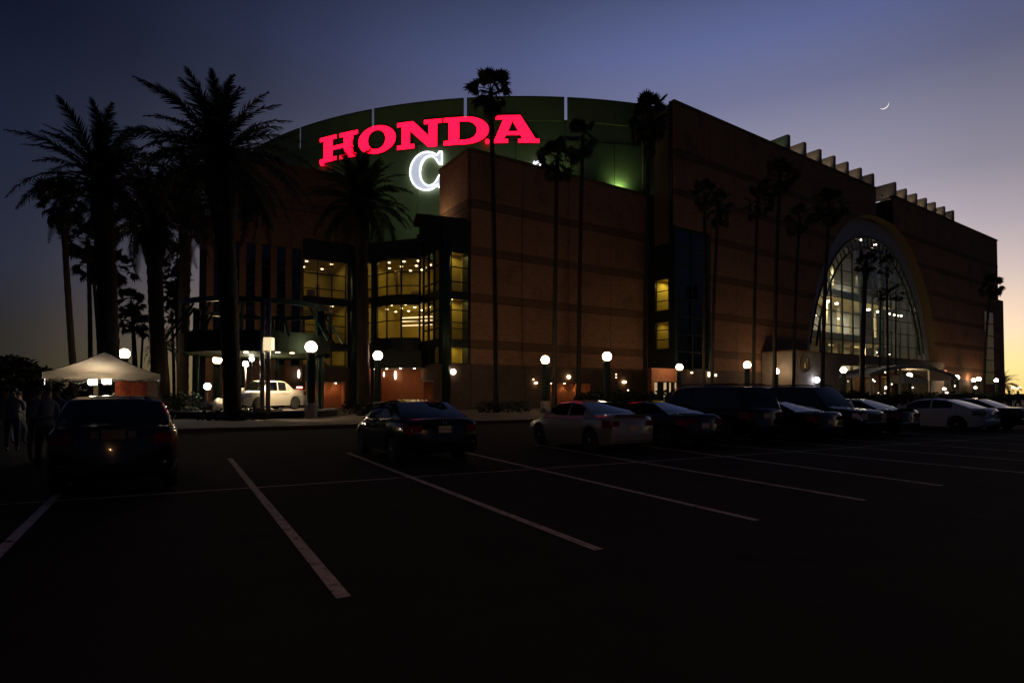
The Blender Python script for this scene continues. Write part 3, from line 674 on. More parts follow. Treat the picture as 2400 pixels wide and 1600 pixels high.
# saw-tooth fins along the roof edge, each lit by the lamp behind it
fin_m = mat('concrete_roof_fin', (.42, .36, .29), .8, var=.14, vscale=2)
fin_px = [1848, 1886, 1922, 1955, 1986, 2017, 2046] + [2098, 2123, 2147, 2170, 2191, 2213, 2234]
fin_us = [RB.uv(x, y)[0] for x, y in zip(fin_px, [347, 362, 377, 391, 405, 418, 430, 452, 463, 474, 483, 493, 502, 510])]
for i, u in enumerate(fin_us):
    hgt = RH + 2.6 if i != 7 else RH + 2.9
    solid(RB, u - .35, u + .35, RH + .32, hgt, -4.2, .1, 'roof_fin', fin_m)
    q = RB.p(u - 2.2, RH + .64, -1.2); mb = MB(); mb.box(q.x - .12, q.x + .12, q.y - .12, q.y + .12, RH + .33, RH + .5); mb.build('fin_uplight', darkmetal, arena)
    lamp('fin_lamp', 'SPOT', q, 44 if i not in (0, 6, 7, 13) else 16, (1, .78, .55) if i else (.7, 1, .6), arena, .1, R(120), RB.p(u - .3, RH + 2, -2), .6)

# roof floodlights washing the drum
for i, (q, e, tgt, cl) in enumerate([(MID.p(21.8, 27.2, -.9), 360, AT(1425, 380, 78), (.72, 1, .40)), (AT(985, 548, 66), 330, AT(990, 440, 76), (.86, 1, .72)), (AT(1003, 520, 62.5), 150, MRET.p(4, 24.5, 0), (1, .80, .52)), (MID.p(13, 27.2, -2.0), 190, AT(1230, 300, 74), (.85, 1, .50)),
        (LEFT.p(-9, 26.0, -2.5), 190, AT(720, 330, 82), (.85, 1, .50)), (MID.p(4, 27.2, -3.0), 170, AT(1100, 300, 74), (.9, 1, .55)), (LEFT.p(-2, 26.0, -2.5), 170, AT(860, 320, 78), (.88, 1, .52))]):
    mb = MB(); mb.hexa([q + Vector(v) for v in ((-.35, -.2, -.55), (.35, -.2, -.55), (.35, .2, -.55), (-.35, .2, -.55), (-.35, -.2, -.1), (.35, -.2, -.1), (.35, .2, -.25), (-.35, .2, -.25))]); mb.build('roof_floodlight', darkmetal, arena)
    lamp('floodlight_lamp', 'SPOT', q + Vector((0, .15, .12)), e, cl, arena, .5, R(160), tgt, .9)

# ---- entrance porch under the arch
PO = 5.0; porch_c = mat('warm_grey_porch_concrete', (.24, .20, .16), .8, var=.2, vscale=1.2, bump=.2, bscale=14)
porch = wthing('entrance_porch', 'pale concrete porch wall with round emblem and low curved canopy under the arched window', 'entrance porch', tuple(RB.p(pod0, 0, PO)))
def psolid(u0, u1, v0, v1, o0, o1, name, m):
    mb = MB(); mb.fbox(RB, u0, u1, v0, v1, o0, o1); return mb.build(name, m, porch)
pod_h = RB.uv(1900, 826, PO)[1]
cu0, cu1 = RB.uv(1972, 895, PO)[0], RB.uv(2178, 905, PO)[0]
for i in range(3):
    w = (cu0 - pod0) / 3; psolid(pod0 + w * i + .02, pod0 + w * (i + 1) - .02, .15, pod_h, 0.4, PO, 'porch_wall', porch_c)
for i in range(2):
    w = (pod1 - cu1) / 2; psolid(cu1 + w * i + .02, cu1 + w * (i + 1) - .02, .15, pod_h, 0.4, PO, 'porch_wall', porch_c)
psolid(cu0, cu1, RB.uv(2075, 858, PO)[1] + .2, pod_h, 0.4, PO, 'porch_lintel', porch_c)
psolid(pod0, pod1, pod_h, pod_h + .2, .3, PO + .1, 'porch_coping', brick_dark)
psolid(cu0, cu1, .15, 5.5, .45, .6, 'porch_back_wall', alcove_brick)
# emblem: a metal ring with a curved figure inside
eu, ev = RB.uv(1887, 851, PO); brass = mat('brass_emblem', (.62, .50, .30), .3, .9)
mb = MB(); mb.tube([RB.p(eu + 1.15 * cos(2 * pi * i / 24), ev + 1.15 * sin(2 * pi * i / 24), PO + .12) for i in range(25)], .10, 6); mb.build('emblem_ring', brass, porch)
mb = MB(); mb.tube([RB.p(eu + x, ev + y, PO + .1) for x, y in ((-.3, -.65), (-.3, .1), (-.15, .6), (.25, .65), (.4, .3), (.25, .0), (.4, -.35), (.15, -.65), (-.2, -.6))], .09, 6); mb.build('emblem_figure', brass, porch)
# canopy: a shallow curved roof on posts, with glazed doors behind
cv0 = RB.uv(1990, 882, PO + 4)[1]; cv1 = RB.uv(2075, 858, PO + 4)[1]
mb = MB(); n = 16
def CP(t, o, dv=0): return RB.p(cu0 - .6 + (cu1 - cu0 + 1.2) * t, cv0 + (cv1 - cv0) * (1 - (2 * t - 1) ** 2) + dv, o)
for i in range(n):
    mb.hexa([CP(i / n, PO + 4), CP((i + 1) / n, PO + 4), CP((i + 1) / n, PO), CP(i / n, PO), CP(i / n, PO + 4, .5), CP((i + 1) / n, PO + 4, .5), CP((i + 1) / n, PO, .5), CP(i / n, PO, .5)])
mb.build('curved_canopy', concrete, porch)
for t in (.04, .33, .66, .96):
    q = CP(t, PO + 3.6); mb = MB(); mb.tube([(q.x, q.y, .15), (q.x, q.y, q.z)], .2, 10); mb.build('canopy_post', concrete, porch)
plate_m = mat('cream_sign_plate', (.60, .50, .36), .5)
mb = MB()
for i in range(6): mb.hexa([CP(.36 + .04 * i, PO + 4.12, .05), CP(.40 + .04 * i, PO + 4.12, .05), CP(.40 + .04 * i, PO + 4.02, .05), CP(.36 + .04 * i, PO + 4.02, .05), CP(.36 + .04 * i, PO + 4.12, .45), CP(.40 + .04 * i, PO + 4.12, .45), CP(.40 + .04 * i, PO + 4.02, .45), CP(.36 + .04 * i, PO + 4.02, .45)])
mb.build('canopy_sign_plate', plate_m, porch)
mb = MB(); mb.tube([CP(.38 + .2 * i / 24, PO + 4.15, .24 + .13 * sin(i * 1.7)) for i in range(25)], .035, 4); mb.build('script_lettering', brick_dark, porch)
nd = 9; doorglow = (1, .74, .34)
for i in range(nd):
    u = cu0 + .5 + (cu1 - cu0 - 1) * i / nd; w = (cu1 - cu0 - 1) / nd
    psolid(u + .06, u + w - .06, .2, 4.6, 1.6, 1.63, 'door_pane', pane_clear); psolid(u - .08, u + .08, .15, 4.7, 1.5, 1.75, 'door_post', darkmetal)
    if i in (0, 2, 3, 5, 7): psolid(u + .25, u + w - .3, .3, 4.2, .75, .8, 'inner_lit_panel', mat('inner_panel', (.60, .48, .26), .8))
for t in (.2, .5, .8):
    q = CP(t, PO - 2.5, -.35); lamp('porch_lamp', 'AREA', q, 16, (1, .68, .28), porch, 2.5, None, q - Vector((0, 0, 2)), size_y=1)
for px_, py_ in ((2046, 890), (2050, 893), (2090, 900), (2122, 893), (2139, 908), (2015, 893), (2075, 872)):
    u, v = RB.uv(px_, py_, 2.5); q = RB.p(u, v, 2.5); mb = MB(); mb.sphere(q, .07, 8, 5); mb.build('small_porch_light', hallglow, porch)

# white pitched fabric awning beside the porch
aw = wthing('fabric_awning', 'white pitched fabric awning pegged beside the curved porch canopy', 'awning', tuple(RB.p(RB.uv(2150, 925, 9)[0], 0, 9)))
w0, w1, w2 = AT(2118, 876, 84), AT(2186, 897, 84), AT(2118, 897, 84)
mb = MB(); mb.hexa([w2 + Vector((0, 0, -.05)), w1, w1 + Vector((0, 3, 0)), w2 + Vector((0, 3, -.05)), w0 + Vector((0, .2, 0)), w1 + Vector((0, .0, .08)), w1 + Vector((0, 3, .08)), w0 + Vector((0, 2.8, 0))]); mb.build('awning_cloth', mat('white_awning_cloth', (.62, .60, .52), .8), aw, fixn=True)
for p in (w1, w2):
    mb = MB(); mb.tube([(p.x, p.y + 1, .15), (p.x, p.y + 1, p.z)], .07, 8); mb.build('awning_pole', steel, aw)

# ---- illuminated letters on the drum
def ell(cx, cy, rx, ry, a0, a1, n): return [(cx + rx * cos(a0 + (a1 - a0) * i / (n - 1)), cy + ry * sin(a0 + (a1 - a0) * i / (n - 1))) for i in range(n)]
GLY = {
 'H': ([[(0, 0), (.62, 0), (.62, .16), (.48, .16), (.48, .42), (.87, .42), (.87, .16), (.73, .16), (.73, 0), (1.35, 0), (1.35, .16), (1.2, .16), (1.2, .84), (1.35, .84), (1.35, 1), (.73, 1), (.73, .84), (.87, .84), (.87, .58), (.48, .58), (.48, .84), (.62, .84), (.62, 1), (0, 1), (0, .84), (.15, .84), (.15, .16), (0, .16)]], 1.35),
 'O': ([ell(.66, .5, .66, .53, 0, 2 * pi * 35 / 36, 36), ell(.66, .5, .31, .36, 0, 2 * pi * 27 / 28, 28)], 1.32),
 'N': ([[(0, 0), (.56, 0), (.56, .16), (.42, .16), (.42, .66), (1.0, 0), (1.28, 0), (1.28, .84), (1.43, .84), (1.43, 1), (.87, 1), (.87, .84), (1.01, .84), (1.01, .42), (.52, 1), (0, 1), (0, .84), (.15, .84), (.15, .16), (0, .16)]], 1.43),
 'D': ([[(0, 0)] + ell(.70, .5, .68, .5, -pi / 2, pi / 2, 20) + [(0, 1), (0, .84), (.15, .84), (.15, .16), (0, .16)], [(.48, .17)] + ell(.68, .5, .34, .33, -pi / 2, pi / 2, 16) + [(.48, .83)]], 1.38),
 'A': ([[(0, 0), (.52, 0), (.52, .15), (.40, .15), (.45, .28), (.90, .28), (.96, .15), (.83, .15), (.83, 0), (1.48, 0), (1.48, .15), (1.36, .15), (.90, 1), (.14, 1), (.14, .85), (.37, .85), (.12, .15), (0, .15)], [(.52, .42), (.83, .42), (.66, .80)]], 1.48),
 'C': ([ell(.46, .5, .46, .52, R(52), R(312), 34) + [(.80, .02), (.88, .02), (.88, .36), (.80, .36)] + ell(.54, .5, .26, .40, R(322), R(40), 30) + [(.80, .66), (.88, .66), (.88, 1.0), (.80, 1.0)]], .88),
}
def on_drum(px, py, r=DR + .35):
    e = Vector((0, 0, EYE)); d = ray(px, py); ox, oy = -DCX, -DCY
    a = d.x ** 2 + d.y ** 2; b = 2 * (d.x * ox + d.y * oy); c = ox * ox + oy * oy - r * r
    t = (-b - sqrt(b * b - 4 * a * c)) / (2 * a); h = e + d * t
    return atan2(h.x - DCX, DCY - h.y), h.z
sign = wthing('arena_sign', 'huge glowing red capital letters across the curved green drum', 'sign', tuple(DP(on_drum(1000, 320)[0], 33, DR + .3)))
red_face = emit('red_letter_face', (1.0, .0025, .020), 4.5, (.5, .02, .03))
red_side = mat('red_letter_side', (.12, .01, .015), .5)
SPEC = [('H', 750, 839, (751, 383), (751, 328), (836, 369), (836, 307)), ('O', 840, 928, (845, 364), (845, 302), (925, 350), (925, 289)), ('N', 931, 1036, (932, 352), (932, 290), (1034, 342), (1034, 279)),
        ('D', 1040, 1146, (1042, 341), (1042, 275), (1140, 338), (1140, 272)), ('A', 1151, 1264, (1155, 337), (1155, 270), (1260, 336), (1260, 270))]
zb = [on_drum(*s[3])[1] for s in SPEC] + [on_drum(*s[5])[1] for s in SPEC]; zt = [on_drum(*s[4])[1] for s in SPEC] + [on_drum(*s[6])[1] for s in SPEC]
ZB, ZT = sum(zb) / len(zb), sum(zt) / len(zt)
def put_letter(ch, a0, a1, z0, z1, mface, mside, par, name='letter', thick=.35, r=DR + .02):
    loops, w = GLY[ch]; mb = MB()
    dense = []
    for lp in loops:
        q = []
        for i in range(len(lp)):
            p0, p1 = lp[i], lp[(i + 1) % len(lp)]; k = max(1, int(abs(p1[0] - p0[0]) / .3)); q += [(p0[0] + (p1[0] - p0[0]) * j / k, p0[1] + (p1[1] - p0[1]) * j / k) for j in range(k)]
        dense.append(q)
    mb.prism(dense, lambda x, y, d: DP(a0 + (a1 - a0) * x / w, z0 + (z1 - z0) * y, r + d), thick, 0, 1)
    return mb.build(name, [mface, mside], par)
for ch, x0, x1, bl_, tl_, br_, tr_ in SPEC:
    a0 = on_drum(x0, (bl_[1] + tl_[1]) / 2)[0]; a1 = on_drum(x1, (br_[1] + tr_[1]) / 2)[0]
    put_letter(ch, a0, a1, ZB, ZT, red_face, red_side, sign)
for px_, py_ in ((754, 384), (1142, 331)):                  # the little red marks beside the letters
    a, z = on_drum(px_, py_); mb = MB(); mb.sphere(DP(a, z, DR + .3), .28, 10, 6); mb.build('red_dot', red_face, sign)
wl = wthing('white_letter_sign', 'white lit capital letter with bright outline just below the red letters', 'sign', tuple(DP(on_drum(1000, 400)[0], 27, DR + .3)))
a0, zA = on_drum(961, 400); a1, _ = on_drum(1036, 400); zt_ = on_drum(998, 358)[1]; zb_ = on_drum(998, 444)[1]
whiteface = emit('white_letter_face', (.62, .68, .86), .62); whitetrim = emit('white_letter_trim', (.92, .92, 1.0), 2.2)
put_letter('C', a0, a1, zb_, zt_, whiteface, whitetrim, wl)
loops, w_ = GLY['C']; mb = MB(); lp = loops[0]
mb.tube([DP(a0 + (a1 - a0) * x / w_, zb_ + (zt_ - zb_) * y, DR + .40) for x, y in lp + lp[:1]], .085, 5); mb.build('letter_outline', whitetrim, wl)
ws = wthing('white_round_sign', 'white lit round sign only just showing above the sloping brick roof edge', 'sign', tuple(DP(on_drum(1262, 400)[0], 26, DR + .3)))
aa, z_ = on_drum(1266, 390); mb = MB(); mb.tube([DP(aa + .0125 * cos(2 * pi * i / 24), z_ - .15 + .78 * sin(2 * pi * i / 24), DR + .3) for i in range(25)], .13, 6); mb.build('ring', whitetrim, ws)
mb = MB(); mb.tube([DP(aa + .0125 * cos(t), z_ - .15 + .78 * sin(t), DR + .3) for t in (pi / 2, -pi / 2)], .09, 6); mb.build('ring_bar', whitetrim, ws)
aa2, z2 = on_drum(1249, 387); mb = MB(); mb.tube([DP(aa2 - .004, z2 - .6, DR + .3), DP(aa2 + .003, z2 + .45, DR + .3), DP(aa2 + .003, z2 - .6, DR + .3)], .16, 6); mb.build('letter_stroke', whitetrim, ws)

# ---- round entrance pavilion over the display truck
pvc = AT(606, 925, 40.1); pvx, pvy = pvc.x, pvc.y
pav_t = wthing('entrance_pavilion', 'round green steel pavilion with ring canopy over the display truck', 'pavilion', (pvx, pvy, .15))
PR = 4.7
def ringmesh(name, r0, r1, z0, z1, m, n=48):
    mb = MB()
    for i in range(n):
        a, b = 2 * pi * i / n, 2 * pi * (i + 1) / n
        P_ = lambda a, r, z: (pvx + r * cos(a), pvy + r * sin(a), z)
        mb.hexa([P_(a, r0, z0), P_(b, r0, z0), P_(b, r1, z0), P_(a, r1, z0), P_(a, r0, z1), P_(b, r0, z1), P_(b, r1, z1), P_(a, r1, z1)])
    return mb.build(name, m, pav_t, fixn=True)
green_f = mat('green_canopy_fascia', (.012, .022, .016), .85, var=.2, spec=.08)
ringmesh('canopy_fascia', PR - .25, PR, 4.3, 5.6, green_f); ringmesh('canopy_soffit', .3, PR - .25, 4.35, 4.5, mat('olive_canopy_soffit', (.24, .25, .15), .6, var=.15))
ringmesh('upper_ring', PR - .15, PR + .1, 7.35, 7.65, greensteel)
for i in range(12):
    a = 2 * pi * i / 12 + .2; p = lambda r, z: (pvx + r * cos(a), pvy + r * sin(a), z)
    mb = MB(); mb.tube([p(PR, 5.5), p(PR - .02, 7.5)], .09, 6); mb.tube([p(PR + .9, 5.2), p(PR, 6.6), p(PR - .6, 7.5)], .08, 6); mb.build('truss_bracket', greensteel, pav_t)
a_ = AT(618, 925, 37.0)
for i, (px_, Y) in enumerate(((614, 35.2), (628, 35.2), (462, 39.8), (455, 40.1), (746, 40.2), (754, 40.4), (566, 44.4), (648, 44.4))):
    x, y = XY(px_, Y); mb = MB(); mb.tube([(x, y, .15), (x, y, 7.4)], .14, 12); o = mb.build('column', steel if i < 2 else greensteel, pav_t, True)
x, y = XY(629, 35.0); zl = AT(629, 806, 35.0).z
mb = MB(); mb.box(x - .24, x + .24, y - .22, y + .22, zl - .38, zl + .38); mb.build('lantern_box', emit('lantern_glow', (1, .80, .45), .95), pav_t)
for px_, py_ in ((470, 826), (660, 816)):
    q = AT(px_, py_, 35.3); lamp('fascia_lamp', 'SPOT', q + Vector((0, -.35, -.9)), 6, (1, .62, .5), pav_t, .06, R(60), q + Vector((0, .8, .6)), .9)
lamp('soffit_lamp', 'AREA', (pvx, pvy + 1, 3.6), 12, (.9, 1, .6), pav_t, 3, None, (pvx, pvy + 1, 8))

for px_, Y_, e_ in ((684, 37.2, 900), (650, 36.6, 700), (576, 37.0, 160)):     # downlights in the canopy soffit
    q = AT(px_, 900, Y_); q.z = 4.30; mb = MB(); mb.lathe([(.14, -.04), (.14, .06)], 12, q); mb.build('soffit_light', emit('soffit_light_glass', (1, .78, .48), 8), pav_t)
    lamp('soffit_light_lamp', 'SPOT', q - Vector((0, 0, .1)), e_, (1, .74, .42), pav_t, .1, R(74), AT(630, 925, 38.7) - Vector((0, 0, .4)), .7)

# low round display stage
stage = wthing('display_stage', 'low dark round stage carrying the silver pickup under the pavilion', 'stage', (pvx, pvy - .3, .15))
mb = MB(); mb.lathe([(5.3, .15), (5.3, .54)], 40, (pvx, pvy - .3, 0)); mb.build('stage_skirt', mat('black_stage_skirt', (.02, .02, .02), .7), stage)
mb = MB(); mb.lathe([(5.36, .541), (5.36, .62)], 40, (pvx, pvy - .3, 0)); mb.build('stage_deck', mat('stage_deck', (.34, .31, .30), .6, var=.2), stage)

# ---- globe lamps on thick fluted posts
def globe_lamp(label, px_, Y, hc=4.65, r=.36, post=.23, base=True):
    x, y = XY(px_, Y)
    t = thing('globe_lamp', label, 'street lamp', (x, y, .15), 0, 'globe lamps along the pavement')
    h = hc - .15
    mb = MB(); mb.lathe([(post * 1.15, .9), (post, 1.0), (post, h - r - .25), (post * 1.25, h - r - .15), (post * 1.25, h - r - .04)], 14)
    for j in range(14):
        a = 2 * pi * j / 14; mb.tube([(post * cos(a), post * sin(a), 1.0), (post * cos(a), post * sin(a), h - r - .3)], .035, 4, False)
    mb.build('post', greensteel, t, False)
    mb = MB(); mb.lathe([(.43, 0), (.43, .05), (.41, .08), (.41, .86), (.36, .9)], 18); mb.build('concrete_base', concrete, t, False)
    mb = MB(); mb.sphere((0, 0, h), r, 18, 12); mb.build('globe', globe_m, t, True)
    mb = MB(); mb.lathe([(.2, h - r - .05), (.24, h - r), (.2, h - r + .06)], 14); mb.build('collar', darkmetal, t)
    return t
GL = [('nearest globe lamp, standing right of the display truck', 728, 37.0), ('globe lamp behind the black sedan, by the glazed corner', 885, 45.2), ('globe lamp left of the lit brick alcove, behind the silver sedan', 1278, 50.7),
      ('globe lamp right of the lit brick alcove, against the plain brick wall', 1423, 46.2), ('globe lamp in front of the lit strip of corner windows', 1593, 64.0), ('globe lamp on the long facade just left of two close slim palms', 1752, 59.3),
      ('smaller globe lamp between palms, left of the round porch emblem', 1820, 75.5), ('globe lamp at the left end of the curved porch canopy', 1978, 71.6), ('globe lamp in front of the white awning', 2133, 90.3),
      ('globe lamp right of the porch wall, brighter of a close pair', 2244, 101.3), ('half hidden globe lamp just left of another one by the porch wall', 2230, 88.0 + 15), ('globe lamp above the white car, larger of a pair', 2295, 112.0),
      ('globe lamp hidden behind another one above the white car', 2283, 121.0), ('globe lamp near the end of the long facade', 2336, 122.0), ('lowest globe lamp at the far end of the facade', 2345, 150.0),
      ('globe lamp above the white tent, partly behind a palm trunk', 290, 43.0), ('globe lamp left of the big palm trunk under the pavilion edge', 508, 50.5)]
for lb, x, Y in GL: globe_lamp(lb, x, Y)

# tall sodium lamp of the car park itself, standing behind the camera
def lot_lamp(label, x, y, h, energy, aim):
    t = thing('car_park_light', label, 'street lamp', (x, y, 0))
    mb = MB(); mb.lathe([(.3, 0), (.3, .75), (.1, .8), (.065, h)], 12); mb.build('pole', greensteel, t)
    for s in (-1, 1):
        mb = MB(); mb.box(min(0, s * .9), max(0, s * .9), -.04, .04, h - .1, h); mb.build('arm', greensteel, t)
        mb = MB(); mb.hexa([(s * .9 - .3, -.3, h - .18), (s * .9 + .3, -.3, h - .18), (s * .9 + .3, .3, h - .18), (s * .9 - .3, .3, h - .18), (s * .9 - .2, -.2, h + .05), (s * .9 + .2, -.2, h + .05), (s * .9 + .2, .2, h + .05), (s * .9 - .2, .2, h + .05)]); hd = mb.build('lamp_head', darkmetal, t)
        mb = MB(); mb.box(s * .9 - .2, s * .9 + .2, -.2, .2, h - .20, h - .185); mb.build('lens', emit('sodium_lens', (1, .5, .2), 12), t)
    lamp('sodium_light', 'SPOT', (0, 0, h - .3), energy, (1, .46, .20), t, .25, R(54), Vector(aim) - Vector((x, y, 0)), .6)
    return t
lot_lamp('tall twin headed orange light pole in the open car park', 3.5, -12.0, 9.0, 1700, (3.4, 10, 0))

# small wall lamps
wl_m = emit('warm_wall_lamp', (1, .62, .32), 7); wl_w = emit('cream_wall_lamp', (1, .78, .55), 4)
def wall_lamp(label, q, n, r=.2, shape='round', m=None):
    t = thing('wall_lamp', label, 'wall lamp', tuple(q), atan2(n.y, n.x) + pi / 2, 'small wall lamps')
    mb = MB(); mb.box(-.08, .08, .02, .30, -.06, .06); mb.build('bracket', darkmetal, t)
    mb = MB()
    if shape == 'round': mb.sphere((0, -.02, 0), r, 12, 8)
    elif shape == 'oval': mb.sphere((0, -.02, 0), r, 12, 8, sc=(1.7, .8, .8))
    elif shape == 'tall': mb.sphere((0, -.02, 0), r, 12, 8, sc=(.55, .55, 1.9))
    else: mb.box(-r * .75, r * .75, -.12, .05, -r * 1.2, r * 1.2)
    mb.build('shade', m or wl_m, t, shape != 'box')
for lb, f, px_, py_, r, sh, m in (('round cream wall lamp right of the glazed corner', MID, 1062, 871, .30, 'round', wl_w), ('round wall lamp above the lit brick alcove', MID, 1333, 883, .22, 'round', wl_m), ('oval wall lamp far right on the brick base wall', MID, 1463, 895, .20, 'oval', wl_m),
        ('low oval wall lamp left of the lit brick alcove', MID, 1256, 897, .14, 'oval', wl_m), ('tiny wall lamp above the low oval one', MID, 1250, 889, .08, 'round', wl_m), ('upper of two tiny red tinted wall lamps on the brick base', MID, 1444, 877, .07, 'round', wl_m), ('lower of two tiny red tinted wall lamps on the brick base', MID, 1444, 884, .07, 'round', wl_m),
        ('tall sconce over the orange alcove left of the glazed corner', LEFT, 700, 876, .24, 'tall', wl_w), ('tall sconce inside the central entrance recess', BOW, 927, 879, .26, 'tall', wl_w), ('faint narrow sconce left of the central one in the recess', BOW, 900, 877, .15, 'tall', wl_w),
        ('square wall lamp right of the tall dark window', RB, 1662, 877, .24, 'box', wl_w), ('small square wall lamp beside a palm trunk', RB, 1677, 879, .12, 'box', wl_w), ('round wall lamp left of the porch', RB, 1799, 892, .30, 'round', wl_w), ('tiny lamp over the corner door, left one', RB, 1575, 873, .12, 'oval', wl_m), ('tiny lamp over the corner door, right one', RB, 1621, 873, .12, 'oval', wl_m)):
    o = .45 if f is not BOW else -2.2
    u, v = f.uv(px_, py_, o); wall_lamp(lb, f.p(u, v, o), f.n, r, sh, m)
u, v = RB.uv(1914, 890, PO + .5); wall_lamp('bright bluish wall lamp on the porch wall below the emblem', RB.p(u, v, PO + .5), RB.n, .36, 'round', emit('cold_wall_lamp', (.75, .78, 1), 14))
u, v = RB.uv(2215, 870, PO + .3); wall_lamp('thin orange strip lamp at the right end of the porch wall', RB.p(u, v, PO + .3), RB.n, .28, 'oval', emit('orange_strip', (1, .3, .12), 1.2))

# ================================================================== PALMS
rng = random.Random(11)
def date_frond(seed, L=4.6, droop=1.0, wid=.50):
    """arching feather leaf growing along +x from the origin, drooping in -z"""
    rd = random.Random(seed); mb = MB(); n = 26; pts = []
    for i in range(n + 1):
        t = i / n; pts.append(Vector((L * (t - .10 * droop * t ** 3), 0, L * (.20 * t - .50 * droop * t ** 2.6))))
    mb.tube(pts, [.055 * (1 - .85 * i / n) + .006 for i in range(n + 1)], 4)
    for i in range(2, n * 2):
        t = i / (n * 2); k = min(n - 1, int(t * n)); f = t * n - k; p = pts[k].lerp(pts[k + 1], f); d = (pts[k + 1] - pts[k]).normalized(); up = Vector((0, 1, 0)).cross(d) * -1
        ln = wid * (sin(pi * min(1, t * .93 + .07)) ** .55) * rd.uniform(.8, 1.1)
        for s in (-1, 1):
            tip = p + d * ln * .62 + Vector((0, s, 0)) * ln * .80 + up * ln * rd.uniform(-.30, .22) - Vector((0, 0, .10 * ln)); b = d * .048
            mid = p.lerp(tip, .5) + up * .02
            mb.add([p - b, p + b, mid + b * .9, tip, mid - b * .9], [(0, 1, 2, 3, 4)])
    return mb.mesh('date_frond', leaf_date)
DATE = [date_frond(i, 5.1, dr, .74) for i, dr in enumerate((.55, .9, 1.3, 1.7))]
def fan_leaf(seed, pet=.95, fan=.95, droop=.5):
    rd = random.Random(seed); mb = MB(); pts = [Vector((pet * t, 0, .10 * sin(t * 2) - .12 * droop * t * t)) for t in (0, .35, .7, 1)]
    mb.tube(pts, [.035, .03, .024, .02], 4); o = pts[-1]; ns = 15
    for i in range(ns):
        a = R(-95 + 190 * i / (ns - 1)); ln = fan * (1 - .22 * abs(sin(a / 2))) * rd.uniform(.88, 1.05); d = Vector((cos(a), sin(a), 0)); s = Vector((-sin(a), cos(a), 0))
        m = o + d * ln * .55 + Vector((0, 0, -.04 * droop)); tip = o + d * ln * .92 + Vector((0, 0, -.42 * droop * ln * rd.uniform(.6, 1.4))); w = fan * .105
        mb.add([o, m - s * w, tip, m + s * w], [(0, 1, 2, 3)])
    return mb.mesh('fan_leaf', leaf_fan)
FAN = [fan_leaf(i, .95 + .1 * i, 1.0, d) for i, d in enumerate((.25, .6, 1.1))]
DEAD = fan_leaf(9, .7, .8, 1.5); DEAD.materials[0] = leaf_dead
def trunk_mesh(path, radii, seed, rings=0):
    rd = random.Random(seed); mb = MB(); P, Rr = [], []
    n = rings or 14; m = len(path) - 1
    for i in range(n + 1):
        t = i / n * m; k = min(m - 1, int(t)); f = t - k
        P.append(Vector(path[k]).lerp(Vector(path[k + 1]), f)); r = radii[k] + (radii[k + 1] - radii[k]) * f; Rr.append(r * (1 + (.07 if i % 2 else -.03) * rd.uniform(.5, 1.2)))
    mb.tube(P, Rr, 12); return mb.mesh('palm_trunk', bark, True)
def smooth_path(top, lean, h, n=8):   # local path from the base to the crown, curved by lean (x, y at the top, bend)
    return [(lean[0] * (i / n) ** lean[2], lean[1] * (i / n) ** lean[2], h * i / n) for i in range(n + 1)]
def date_palm(label, px_base, Y, px_crown, py_crown, r0, r1, bulge, nf=78, sc=1.0, seed=0, fl=1.0, back=0):
    x, y = XY(px_base, Y); top = AT(px_crown, py_crown, Y); rd = random.Random(seed)
    t = thing('date_palm', label, 'palm tree', (x, y, .1), 0, 'date palms')
    h = top.z - .1; lx = top.x - x
    path = smooth_path(h, (lx, 0, 1.3), h); nb = len(path)
    rad = [r0 * 1.12] + [r0 + (r1 - r0) * (i / (nb - 1)) for i in range(1, nb - 2)] + [bulge, bulge * .8]
    link('trunk', trunk_mesh(path, rad, seed, 40), t)
    for i in range(nf):
        u = (i + .5) / nf; phi = i * 2.39996 + rd.uniform(-.2, .2)
        elev = R(82) - u ** .9 * R(118) + R(rd.uniform(-7, 7))
        s = sc * rd.uniform(.86, 1.10) * (1.0 if u < .8 else .88)
        o = link('frond', DATE[0 if u < .18 else (1 if u < .5 else (2 if u < .8 else 3))] if rd.random() < .8 else DATE[rd.randrange(4)], t, (lx, 0, h - .25 + .1 * rd.random()), None, s * fl)
        o.rotation_mode = 'XYZ'; o.rotation_euler = (R(rd.uniform(-18, 18)), -elev, phi)
        o.rotation_euler = (Matrix.Rotation(phi, 3, 'Z') @ Matrix.Rotation(-elev, 3, 'Y') @ Matrix.Rotation(R(rd.uniform(-25, 25)), 3, 'X')).to_euler()
        if u > .55: o.location.z -= .35 * (u - .5)
    return t
